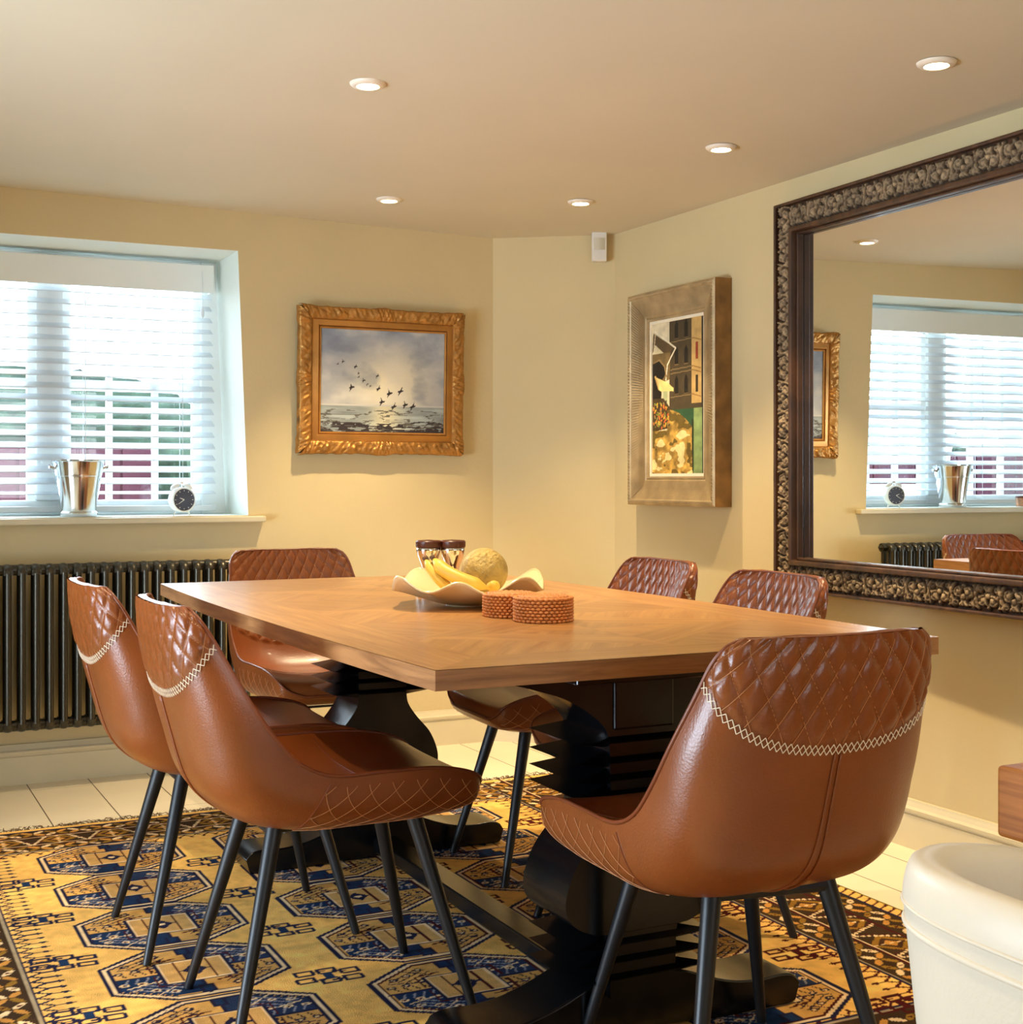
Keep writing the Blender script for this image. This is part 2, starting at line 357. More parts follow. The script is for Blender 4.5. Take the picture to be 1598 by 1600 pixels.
# skirting boards
def skirt_prof(n=1):
    return [(0, 0), (0.020, 0), (0.020, 0.098), (0.0145, 0.100), (0.0145, 0.105), (0.024, 0.108), (0.026, 0.118), (0.018, 0.124), (0.012, 0.136), (0.010, 0.142), (0, 0.142)]
def skirting(name, a, b_, nrm):
    a, b_, nrm = Vector(a), Vector(b_), Vector(nrm); mb = MB(); pr = skirt_prof(); n = len(pr); vs = []
    for e in (a, b_):
        for o_, z in pr: p = e + nrm*o_; vs.append((p.x, p.y, z))
    mb.add(vs, [(i, (i+1) % n, (i+1) % n+n, i+n) for i in range(n)] + [tuple(range(n)), tuple(range(2*n-1, n-1, -1))])
    struct(mb.build(name, M['trim']))
skirting('baseboard_back', (XL, YW, 0), (2.455, YW, 0), (0, -1, 0))
nn = Vector((-(YW+.01-4.805), -(XW-2.441), 0)).normalized()
skirting('baseboard_corner', (2.45, 5.151, 0), (2.85, 4.806, 0), (nn.x, nn.y, 0))
skirting('baseboard_right', (XW, YB, 0), (XW, 4.80, 0), (-1, 0, 0))

# back window: frame, glazing bars, panes, sill
win = bpy.data.objects.new('window_1', None); C.objects.link(win); struct(win)
ya, yb = 5.49, 5.545
mb = MB().box(.03, .10, ya, yb, .943, 1.95).box(1.33, 1.43, ya, yb, .943, 1.95).box(.10, 1.33, ya, yb, 1.88, 1.95).box(.10, 1.33, ya, yb, .943, 1.0).box(.70, .80, ya-.01, yb, 1.0, 1.88)
mb.build('window_frame', M['gloss_white'], win, bevel=.004)
for a, b_ in ((.10, .70), (.80, 1.33)):
    g = MB(); k = (b_-a)/3
    g.box(a, a+.03, ya+.01, yb-.01, 1.0, 1.88).box(b_-.03, b_, ya+.01, yb-.01, 1.0, 1.88)
    for i in (1, 2): g.box(a+i*k-.011, a+i*k+.011, ya+.015, yb-.012, 1.0, 1.88)
    g.box(a+.03, b_-.03, ya+.012, yb-.014, 1.425, 1.465)
    g.build('sash', M['gloss_white'], win)
    MB().box(a, b_, ya+.024, ya+.028, 1.0, 1.88).build('pane', M['glass'], win)
s = MB().box(.03, 1.42, 5.14, 5.49, .918, .9405).box(-.03, 1.487, 5.108, 5.149, .918, .9405).build('window_sill', M['trim'], win, bevel=.004)

# venetian blind (50 mm slats)
bl = thing('venetian_blind', (0.71, 5.44, 0), 0, 'white wooden venetian blind with open slats hanging in the deep window', 'blind')
MB().box(-.655, .650, -.045, -.033, 1.815, 1.925).box(-.655, -.643, -.033, .02, 1.815, 1.925).box(.638, .650, -.033, .02, 1.815, 1.925).build('valance', M['gloss_white'], bl, bevel=.003)
MB().box(-.64, .636, -.028, .026, 1.87, 1.925).build('headrail', M['slat'], bl)
z = 1.80; ns = 0
while z > 1.0:
    a = math.radians((26 if z > 1.07 else 12)+random.uniform(-1.5, 1.5)); cs, sn = math.cos(a)*.025, -math.sin(a)*.025
    m_ = MB(); x1_ = .648+random.uniform(-.002, .002)+(1.8-z)*.02
    vs = [(-.65, -cs, z+sn), (x1_, -cs, z+sn), (x1_, cs, z-sn), (-.65, cs, z-sn)]
    m_.add(vs+[(x, y, zz+.003) for x, y, zz in vs], [(3,2,1,0),(4,5,6,7),(0,1,5,4),(1,2,6,5),(2,3,7,6),(3,0,4,7)])
    m_.build('slat', M['slat'], bl); z -= .0455
MB().box(-.65, .662, -.026, .026, .955, .978).build('bottom_rail', M['slat'], bl, bevel=.003)
for x in (-.56, -.2, .16, .53):
    MB().tube([(x, -.0275, .96), (x, -.0275, 1.88)], .0012, 5).tube([(x, .0275, .96), (x, .0275, 1.88)], .0012, 5).build('ladder_cord', M['slat'], bl)
MB().tube([(.60, -.048, 1.90), (.602, -.05, 1.76)], .0012, 5).lathe([(.001, .0), (.006, .006), (.008, .03), (.003, .045)], 10, (.602, -.05, 1.715)).build('pull_cord', M['slat'], bl)

# outside the window
struct(MB().box(-6, 8, 5.56, 14, -.3, -.02).build('ground_outside', M['paving']))
gw = MB().box(-3, 1.75, 8.6, 8.7, -.02, 1.27)
for i in range(24): gw.box(-3+.2*i, -2.815+.2*i, 8.585, 8.6, -.02, 1.27)
tag(gw.build('garden_fence', M['redwall']), 'dark red boarded fence outside the window behind the blind', 'fence')
def blob(name, c, r, m, amp=.25, sc=2.2, n=40, parent=None):
    def fn(u_, v_):
        th, ph = 2*PI*u_, PI*v_; d_ = Vector((math.sin(ph)*math.cos(th), math.sin(ph)*math.sin(th), -math.cos(ph)))
        k = 1+amp*noise.noise(d_*sc+Vector(c))+amp*.5*noise.noise(d_*sc*4)
        return (c[0]+d_.x*r[0]*k, c[1]+d_.y*r[1]*k, c[2]+d_.z*r[2]*k)
    return MB().grid(fn, n, n//2, wrap=True).build(name, m, parent, smooth='all')
tag(blob('garden_hedge', (.2, 9.6, 1.0), (3.2, .6, .75), M['hedge'], .3, 4, 90), 'green hedge outside the window above the dark red fence', 'hedge')
tag(blob('garden_shrub', (2.3, 8.0, .55), (.5, .4, .85), M['hedge'], .3, 4, 60), 'rounded green shrub outside, low at the right of the window', 'shrub')

# ================================================================== DOWNLIGHTS
lamps = [(1.242, 3.344, 'recessed ceiling downlight over the left half of the table'),
         (2.377, 2.506, 'recessed ceiling downlight nearest the camera, in front of the big mirror'),
         (2.400, 3.429, 'recessed ceiling downlight near the far top corner of the mirror'),
         (1.804, 4.639, 'recessed ceiling downlight in front of the gold framed seascape'),
         (2.417, 4.323, 'recessed ceiling downlight nearest the wall sensor in the corner')]
dl = None
for i, (x, y, lb) in enumerate(lamps):
    if dl is None:
        dl = o = thing('downlight', (x, y, ZC(x)), 0, lb, 'ceiling light', 'recessed ceiling downlights')
        MB().lathe([(.028, -.002), (.030, -.010), (.040, -.009), (.046, -.004), (.047, .0)], 40).build('lamp_ring', M['lampring'], o, smooth=True)
        MB().lathe([(.001, -.009), (.020, -.009), (.027, -.006), (.027, -.003)], 32).build('lamp_lens', M['lampglow'], o, smooth=True)
    else:
        o = copy_tree(dl); o.location = (x, y, ZC(x)); o['label'] = lb
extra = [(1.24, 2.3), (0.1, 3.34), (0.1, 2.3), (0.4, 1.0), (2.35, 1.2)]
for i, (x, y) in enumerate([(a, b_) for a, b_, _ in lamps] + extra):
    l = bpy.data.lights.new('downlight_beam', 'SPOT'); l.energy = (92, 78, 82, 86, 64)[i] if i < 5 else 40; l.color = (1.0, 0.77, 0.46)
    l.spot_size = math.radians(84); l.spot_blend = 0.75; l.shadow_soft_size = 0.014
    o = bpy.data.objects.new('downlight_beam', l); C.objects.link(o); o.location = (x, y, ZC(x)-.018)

# ================================================================== RADIATOR
rad = thing('column_radiator', (0, 0, 0), 0, 'dark steel column radiator under the window', 'radiator')
sec = None; nsec = 33; pitch = .0465
def rad_section():
    m_ = MB()
    for yy in (5.005, 5.04, 5.075): m_.tube([(0, yy, .235), (0, yy, .755)], .0115, 10, cap=False)
    for z0_, sgn in ((.755, 1), (.235, -1)):
        pr = []
        for k in range(9):
            a = PI*k/8; pr.append((5.04-.0475*math.cos(a), z0_+sgn*.032*math.sin(a)))
        def cap(u_, v_, pr=pr, z0_=z0_):
            y_, z_ = pr[int(round(v_*8))]; k = .5*(1-math.sin(2*PI*u_))
            return (.0165*math.cos(2*PI*u_), y_+(5.04-y_)*k*.5, z_+(z0_-z_)*k*.6)
        m_.grid(cap, 12, 9, wrap=True)
        m_.box(-.0150, .0150, 4.998, 5.082, z0_-.006 if sgn > 0 else z0_-.012, z0_+.012 if sgn > 0 else z0_+.006)
    m_.tube([(-.0232, 5.04, .765), (.0232, 5.04, .765)], .019, 12).tube([(-.0232, 5.04, .225), (.0232, 5.04, .225)], .019, 12)
    return m_
for i in range(nsec):
    if sec is None: sec = o = rad_section().build('radiator_column', M['rad'], rad, smooth=True)
    else: o = sec.copy(); C.objects.link(o)
    o.location = (1.385-pitch*i, 0, 0)
MB().tube([(1.405, 5.04, .765), (1.425, 5.04, .765)], .021, 8).tube([(1.425, 5.04, .765), (1.437, 5.04, .765)], [.012, .008], 8).build('vent_plug', M['rad'], rad, smooth=True)
for x in (.1, 1.30):
    for z_ in (.30, .66): MB().box(x, x+.02, 5.088, 5.149, z_, z_+.04).build('wall_bracket', M['rad'], rad)

# ================================================================== PICTURES
def seascape(w_, h_):
    cv = Canvas(w_, h_, .0022, (0, 0, 0)); X, Y = cv.X/w_, cv.Y/h_; n1 = vnoise(cv.nx, cv.ny, (4, 5), 3); n2 = vnoise(cv.nx, cv.ny, (4, 26), 5); n3 = vnoise(cv.nx, cv.ny, (30, 22), 8)
    top = np.array([142, 152, 168]); lowc = np.array([176, 174, 172]); glow = np.array([238, 226, 190]); dark = np.array([104, 112, 128])
    a = top*(Y[..., None])+lowc*(1-Y[..., None])
    g = np.exp(-(((X-.56)/.34)**2+((Y-.50)/.34)**2))[..., None]*.95; a = a*(1-g)+glow*g*1.03
    cl = np.clip((n1-.52)*5, 0, 1)[..., None]; a = a*(1-.5*cl)+np.array([226, 220, 204])*.5*cl
    dk = np.clip((.46-n1)*5, 0, 1)[..., None]; a = a*(1-.4*dk)+dark*.4*dk
    sea = (Y < .26); s_ = np.array([150, 158, 156])*(.75+.5*n2[..., None]); sg = np.exp(-((X-.52)/.12)**2)[..., None]*.7; s_ = s_*(1-sg)+np.array([228, 214, 170])*sg
    a[sea] = s_[sea]; hz = (np.abs(Y-.262) < .008); a[hz] = np.array([196, 194, 186])
    n4 = vnoise(cv.nx, cv.ny, (16, 56), 18, 3); low = (Y < .02+.09*n2+.12*np.abs(X-.5)) & (n4 > .36+Y*1.5); a[low] = np.array([52, 44, 46])
    cr = (Y < .22) & (np.abs(n2-.5) < .030); a[cr] = np.array([96, 92, 84])
    cv.a = a
    birds = [(.135, .66, .6), (.175, .685, .8), (.275, .64, 1), (.30, .575, .6), (.30, .54, .6), (.34, .505, .9), (.37, .47, .6), (.395, .455, .6), (.45, .555, .9), (.245, .435, 1.5), (.46, .43, 1.2), (.55, .385, 1.6), (.64, .41, 1.6), (.49, .30, 1.6), (.585, .255, 1.5), (.68, .275, 1.5), (.74, .26, 1.6)]
    for k, (bx, by, s0) in enumerate(birds):
        c = (bx*w_, by*h_); L = .0125*s0*(w_/.5); d_ = (40, 30, 30)
        cv.ell(c, L*.62, L*.2, d_, .25)
        an = 1.9 if k % 2 else 1.2
        cv.poly([(c[0]-L*.2, c[1]), (c[0]+L*.25, c[1]), (c[0]+L*math.cos(an), c[1]+L*math.sin(an))], d_)
        cv.poly([(c[0]-L*.3, c[1]), (c[0]+L*.2, c[1]), (c[0]-L*.5, c[1]-L*.9)], d_)
    return cv
def canal(w_, h_):
    cv = Canvas(w_, h_, .002, (214, 200, 160)); P = lambda x, y: (x*w_, y*h_)
    A = lambda pts, c: cv.poly([P(*p) for p in pts], c)
    Lh = lambda p, q, wd, c: cv.line(P(*p), P(*q), wd, c)
    A([(.34, 1), (1, 1), (1, .42), (.34, .42)], (74, 62, 42)); A([(.76, 1), (.94, 1), (.94, .45), (.76, .45)], (196, 160, 96)); A([(.94, 1), (1, 1), (1, .4), (.94, .4)], (48, 42, 34))
    for yy in (.86, .68, .655, .5): Lh((.36, yy), (.78, yy+.01), .004, (128, 106, 70)); Lh((.78, yy+.01), (.93, yy-.01), .004, (150, 110, 56))
    for xx in (.44, .62):
        for yy in (.88, .71, .52):
            A([(xx, yy), (xx+.07, yy), (xx+.07, yy+.09), (xx+.035, yy+.125), (xx, yy+.09)], (30, 26, 22)); Lh((xx, yy), (xx+.07, yy), .003, (120, 96, 60))
    for yy in (.73, .52): A([(.83, yy), (.88, yy), (.88, yy+.11), (.83, yy+.11)], (150, 62, 40) if yy > .6 else (60, 48, 30))
    A([(0, 1), (.34, 1), (.34, .86), (.05, .96), (0, .92)], (216, 204, 170))
    A([(.02, .94), (.42, .83), (.30, .77), (.06, .86), (.0, .80)], (92, 74, 50)); A([(.0, .80), (.36, .80), (.34, .62), (0, .58)], (120, 98, 60))
    cv.path([P(.05, .95), P(.46, .82), P(.30, .72), P(.27, .62)], .007, (232, 220, 190)); cv.path([P(.06, .93), P(.03, .82)], .005, (220, 200, 160))
    cv.ell(P(.10, .68), .16*w_, .07*h_, (26, 22, 18)); A([(.0, .68), (.2, .68), (.18, .50), (0, .50)], (26, 22, 18)); cv.path([P(.02, .74), P(.14, .755), P(.24, .71), P(.28, .64)], .006, (150, 122, 78))
    A([(.04, .65), (.30, .60), (.42, .56), (.42, .54), (.18, .545), (.12, .56)], (236, 208, 130)); A([(.04, .65), (.12, .56), (.14, .56), (.07, .655)], (206, 168, 96))
    A([(.22, .545), (.30, .545), (.30, .45), (.22, .45)], (170, 176, 128)); A([(.0, .50), (.22, .50), (.36, .43), (.34, .30), (0, .28)], (70, 54, 30))
    n3 = vnoise(cv.nx, cv.ny, (12, 22), 9, 3); n2 = vnoise(cv.nx, cv.ny, (6, 18), 11, 3)
    X, Y = cv.X/w_, cv.Y/h_
    bank = (Y < .42-(np.clip(X-.3, 0, 1)**2)*.55) & (X < .78) & (X > .30) | ((Y < .285) & (X < .78))
    bank &= ~((X > .72) & (Y > .33))
    cv.a[bank] = (np.array([176, 138, 64])*(.62+.75*n3[..., None]))[bank]
    hl = bank & (n2 > .60); cv.a[hl] = np.array([228, 206, 140]); dk = bank & (n2 < .37); cv.a[dk] = np.array([104, 84, 34])
    grn = (Y < .42) & ~bank & (X > .36); cv.a[grn] = np.array([46, 84, 54]); lt = grn & (X > .80) & (X < .95); cv.a[lt] = (np.array([136, 156, 96])*(.8+.4*n2[..., None]))[lt]; A([(.95, .42), (1, .42), (1, 0), (.96, 0)], (24, 36, 26))
    A([(.77, .02), (.80, .02), (.80, .34), (.76, .36)], (40, 52, 28))
    for k in range(90):
        x, y = random.uniform(.01, .34), random.uniform(.30, .48); c = random.choice([(206, 120, 50), (214, 170, 60), (120, 128, 50), (60, 46, 30), (196, 90, 50), (150, 130, 80)])
        cv.ell(P(x, y), .007, .004, c, random.random()*3)
    m_ = cv.a*(.88+.24*n3[..., None]); cv.a = np.clip(m_, 0, 255)
    return cv
def frame_rails(name, W_, H_, prof, m, parent, mi=None):
    """mitred frame round a W_ x H_ opening in local x-z, prof = [(distance outwards, depth towards viewer)]"""
    mb = MB(); n = len(prof)
    cs = [(-1, -1), (1, -1), (1, 1), (-1, 1)]; vs = []
    for sx_, sz_ in cs:
        for d_, y_ in prof: vs.append((sx_*(W_/2+d_), -y_, sz_*(H_/2+d_)))
    fs = []
    for c in range(4):
        for i in range(n-1): a = c*n+i; b2 = ((c+1) % 4)*n+i; fs.append((a, b2, b2+1, a+1))
    mb.add(vs, fs, 0)
    if mi: mb.m = [mi(i % (n-1)) for i in range(len(fs))]
    return mb.build(name, m, parent, smooth=True)
def relief_band(name, L, wd, hm_fn, z_of, place, m, parent, cell=.0035):
    nx = max(4, int(L/cell)); ny = max(4, int(wd/cell)); u_, v_ = np.meshgrid(np.linspace(0, L, nx), np.linspace(0, wd, ny)); h = hm_fn(u_, v_)
    return u_, v_, h
# -- gold framed seascape
p1 = thing('framed_painting', (1.962, YW-.012, 1.467), 0, 'seascape painting with flying geese in a wide ornate gold frame', 'painting')
p1.rotation_euler = (math.radians(1.6), 0, 0)
PWo, PHo = .520, .400    # visible canvas
cv = seascape(PWo, PHo); co = np.stack([cv.X-PWo/2, np.full_like(cv.X, -.0325), cv.Y-PHo/2], -1)
np_grid('canvas', co, cv.a, M['paint'], p1)
frame_rails('inner_moulding', PWo, PHo, [(0, .031), (0, .036), (.006, .038), (.009, .034), (.012, .042), (.020, .040), (.034, .033), (.036, .038)], M['goldflat'], p1)
def ornate(name, W_, H_, wd, parent):
    """carved outer band: leaf scrolls in relief, with a wavy outer edge, centre and corner cartouches"""
    cell = .0032; nv = int(wd/cell)+1
    sides = [(W_, 0), (H_, 1), (W_, 2), (H_, 3)]
    allv = []; allf = []; base = 0
    for L, k in sides:
        nu = int((L+2*wd)/cell)+1
        uu = np.linspace(-1, 1, nu); vv = np.linspace(0, 1, nv); U, V = np.meshgrid(uu, vv)
        half = L/2+V*wd; X = U*half                                    # mitre
        s_ = np.abs(X)
        ph = s_*2*PI/.052
        nz = vnoise(nu, nv, ((L+2*wd)/.020, wd/.016), 40+k, 3); nz2 = vnoise(nu, nv, ((L+2*wd)/.05, 2), 60+k, 2)
        leaf = np.sin(ph+np.sin(V*PI)*2.6+nz2*5)*np.sin(V*PI)
        leaf2 = np.cos(ph*2.3-V*7+nz2*4)*.5*np.sin(V*PI)
        cen = np.exp(-(s_/.035)**2); cor = np.exp(-((s_-L/2-wd*.6)/.045)**2)
        rel = .005*np.sin(V*PI)**.6 + .0022*leaf + .0022*leaf2 + .008*(nz-.5)*np.sin(V*PI) + .005*(cen+cor)*np.sin(V*PI) + .003*(cen+cor)*np.sin(s_*2*PI/.014)*np.sin(V*3*PI)
        outw = (.0022*np.abs(np.sin(ph/2))+.005*(nz-.5)+.006*cen+.005*cor)*V**3
        D = V*wd+outw; Yd = -(.036+rel)
        Yd = np.where(V > .97, -.012, Yd)
        h_ = (H_ if k % 2 == 0 else W_)/2
        px = X; pz = -(h_+D)
        if k == 0: P3 = np.stack([px, Yd, pz], -1)
        elif k == 1: P3 = np.stack([-pz, Yd, px], -1)
        elif k == 2: P3 = np.stack([-px, Yd, -pz], -1)
        else: P3 = np.stack([pz, Yd, -px], -1)
        idx = np.arange(nu*nv).reshape(nv, nu)+base
        allf.append(np.stack([idx[:-1, :-1], idx[1:, :-1], idx[1:, 1:], idx[:-1, 1:]], -1).reshape(-1, 4)); allv.append(P3.reshape(-1, 3)); base += nu*nv
    V_ = np.vstack(allv); F_ = np.vstack(allf); mb = MB(); mb.add(V_.tolist(), F_.tolist()); return mb.build(name, M['gold'], parent, smooth='all', recalc=False)
ornate('ornate_border', PWo+.072, PHo+.072, .050, p1)
MB().box(-.345, .345, -.028, -.002, -.285, .285).build('back_board', M['champ_side'], p1)
# -- canal picture on the right wall, local x runs towards the camera
p2 = thing('framed_picture', (XW, 4.300, 1.386), -PI/2, 'tall painting of a bridge and canal buildings in a ribbed champagne frame', 'painting')
W2, H2 = .372, .590
cv = canal(W2-.02, H2-.02); co = np.stack([cv.X-cv.w/2, np.full_like(cv.X, -.034), cv.Y-cv.h/2], -1)
np_grid('canvas', co, cv.a, M['paint'], p2)
frame_rails('slip', W2-.022, H2-.022, [(0, .034), (0, .040), (.011, .040)], M['slip'], p2)
frame_rails('inner_moulding', W2, H2, [(0, .036), (0, .046), (.006, .049), (.012, .046), (.016, .050), (.022, .050)], M['champ'], p2)
mb = MB()
for sx_, sz_, L, ax in ((1, 0, H2, 0), (-1, 0, H2, 0), (0, 1, W2, 1), (0, -1, W2, 1)):
    n = 72 if ax == 0 else 48; w_in, w_out = .022, .084
    base = L/2
    for i in range(n):
        for side in (0,):
            a0, a1 = -1+2*i/n, -1+2*(i+.52)/n
            for q0, q1, hh in ((a0, a1, .0048),):
                pts = []
                for d_, y_ in ((w_in, .050), (.050, .054), (w_out, .068)):
                    for q in (q0, q1):
                        al = q*(base+d_); out_ = (W2 if ax == 0 else H2)/2+d_
                        pts.append((sx_*out_, -(y_+(hh if ax == 0 else .001)), al) if ax == 0 else (al, -(y_+.0005), sz_*out_))
                mb.add(pts, [(0, 1, 3, 2), (2, 3, 5, 4)])
mb.build('rib_reeding', M['champ'], p2, recalc=False)
frame_rails('frame_cove', W2, H2, [(.022, .050), (.050, .054), (.084, .068), (.090, .075), (.100, .077), (.108, .072)], M['champ'], p2)
frame_rails('frame_side', W2, H2, [(.108, .072), (.109, .060), (.109, .002)], M['champ_side'], p2)
mb = MB()
for k, (L, ax, sg) in enumerate(((H2+.2, 0, 1), (H2+.2, 0, -1), (W2+.2, 1, 1), (W2+.2, 1, -1))):
    n = int(L/.012)
    for i in range(n):
        t = -L/2+(i+.5)*L/n; o_ = sg*((W2 if ax == 0 else H2)/2+.095)
        c = (o_, -.077, t) if ax == 0 else (t, -.077, o_)
        dx = (.005, .0045) if ax == 0 else (.0045, .005)
        mb.add([(c[0]-dx[0], -.0755, c[2]-dx[1]), (c[0]+dx[0], -.0755, c[2]-dx[1]*.3), (c[0]+dx[0], -.0755, c[2]+dx[1]), (c[0]-dx[0], -.0755, c[2]+dx[1]*.3), (c[0], -.0815, c[2])], [(0,1,4),(1,2,4),(2,3,4),(3,0,4)])
mb.build('twist_edge', M['champ'], p2, recalc=False)

# ================================================================== MIRROR
mir = thing('wall_mirror', (2.805, 3.702, .715), -PI/2-math.radians(2.0), 'huge wall mirror in a deep weathered carved wooden frame', 'mirror')
# local: x along the wall towards the camera, -y towards the room, z up; y=0 is the carved front plane
ML, MH, BW = 1.85, 1.271, .104
MB().add([(BW, .0366, BW), (ML-BW, .0366, BW), (ML-BW, .0366, MH-BW), (BW, .0366, MH-BW)], [(0,1,2,3)]).build('mirror_glass', M['mirror'], mir)
# carving heights: repeating scroll motif drawn into a relief map
def scroll_relief(L, wd, cell):
    cv = Canvas(L, wd, cell, (0, 0, 0)); n = max(1, int(round(L/.095))); p = L/n
    def sp(c, r, turns, a0, sgn, wd_, hgt):
        pts = [(c[0]+r*(1-.72*t)*math.cos(a0+sgn*turns*2*PI*t), c[1]+r*(1-.72*t)*math.sin(a0+sgn*turns*2*PI*t)) for t in np.linspace(0, 1, 18)]
        cv.path(pts, wd_, hgt)
    for i in range(n):
        x0_ = i*p; flip = 1 if i % 2 else -1; cy = wd/2
        for sg in (-1, 1):
            cx_ = x0_+p/2
            sp((cx_+sg*p*.20, cy-flip*wd*.14), wd*.20, 1.3, PI/2*flip, -sg*flip, .0062, (1, 1, 1))
            sp((cx_+sg*p*.30, cy+flip*wd*.26), wd*.13, 1.2, -PI/2*flip, sg*flip, .005, (.85, .85, .85))
            cv.path([(cx_, cy-flip*wd*.42), (cx_+sg*p*.16, cy+flip*wd*.05), (cx_, cy+flip*wd*.40)], .005, (.9, .9, .9))
            cv.path([(cx_+sg*p*.42, cy-flip*wd*.42), (cx_+sg*p*.5, cy), (cx_+sg*p*.40, cy+flip*wd*.42)], .006, (.95, .95, .95))
            cv.ell((cx_+sg*p*.20, cy-flip*wd*.14), .006, .006, (1, 1, 1))
            cv.ell((cx_+sg*p*.09, cy+flip*wd*.30), .011, .005, (.9, .9, .9), sg*.8*flip)
            cv.ell((cx_+sg*p*.36, cy-flip*wd*.02), .010, .0045, (.8, .8, .8), sg*1.2)
            cv.ell((cx_+sg*p*.46, cy+flip*wd*.30), .009, .004, (.85, .85, .85), -sg*1.0)
        cv.ell((x0_+p/2, cy+flip*wd*.05), .008, .008, (1, 1, 1))
    h = cv.a[..., 0]
    for _ in range(1):
        h = (h+np.roll(h, 1, 0)+np.roll(h, -1, 0)+np.roll(h, 1, 1)+np.roll(h, -1, 1))/5
    h *= (.75+.4*vnoise(cv.nx, cv.ny, (L/.03, wd/.03), 4, 3)); return cv, h
CM = attr_mat('carved_weathered_wood', .6, .3, bump=.25, bscale=90)
def carved_member(x0_, x1_, z0_, z1_, vertical):
    L, wd = (z1_-z0_, x1_-x0_) if vertical else (x1_-x0_, z1_-z0_)
    cv, h = scroll_relief(L, wd, .0026)
    if vertical: X = x0_+cv.Y; Z = z0_+cv.X
    else: X = x0_+cv.X; Z = z0_+cv.Y
    n = vnoise(cv.nx, cv.ny, (L/.05, wd/.05), 12, 4)[..., None]
    col = np.array([50, 36, 26])*(1-h[..., None])+np.array([158, 136, 104])*h[..., None]; col = col*(.75+.5*n)  # hollows tinted darker: crevice shade and patina put into the colour
    co = np.stack([X, .013-h*.018, Z], -1)
    if vertical: co = co[::-1]; col = col[::-1]
    return co, col
mem = []
e0, e1 = .010, .087
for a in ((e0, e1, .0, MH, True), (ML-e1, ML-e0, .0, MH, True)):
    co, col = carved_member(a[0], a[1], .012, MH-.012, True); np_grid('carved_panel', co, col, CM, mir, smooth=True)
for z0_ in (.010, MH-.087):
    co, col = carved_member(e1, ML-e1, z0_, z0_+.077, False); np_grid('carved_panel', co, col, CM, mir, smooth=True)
def ring(name, o0, o1, ya_, yb_, m, bev=.003):
    mb = MB()
    def rect(o): return [(o, o), (ML-o, o), (ML-o, MH-o), (o, MH-o)]
    A_, B_ = rect(o0), rect(o1); vs = [(x, ya_, z) for x, z in A_]+[(x, ya_, z) for x, z in B_]+[(x, yb_, z) for x, z in A_]+[(x, yb_, z) for x, z in B_]
    fs = []
    for i in range(4):
        j = (i+1) % 4; fs += [(i, j, j+4, i+4), (i+8, i+12, j+12, j+8), (i, i+8, j+8, j), (i+4, j+4, j+12, i+12)]
    mb.add(vs, fs); return mb.build(name, m, mir, bevel=bev)
ring('outer_edge', 0, .010, -.006, .030, M['darkwood'])
ring('inner_lip', .087, .102, -.010, .036, M['darkwood'], .004)
ring('glass_rebate', .102, .110, .012, .036, M['darkwood'], .003)
ring('frame_body', .002, .101, .0125, .0395, M['darkwood'], 0)

# ================================================================== WALL SENSOR
sn_ = thing('motion_sensor', (2.790, 4.840, 1.958), math.radians(-26), 'small white motion sensor high in the corner of the room', 'sensor')
MB().box(-.030, .030, -.040, -.004, 0, .122).build('sensor_body', M['plastic'], sn_, bevel=.006, seg=3)
MB().grid(lambda u_, v_: ((u_-.5)*.044, -.041-.006*math.sin(PI*u_), .045+.048*v_), 12, 8).build('sensor_lens', mat('sensor_lens_plastic', (204, 196, 172), .5), sn_, smooth=True)
MB().box(-.012, .012, -.005, .030, .05, .112).box(-.026, .026, -.038, .0, .1225, .126).build('sensor_bracket', M['dark_lid'], sn_)

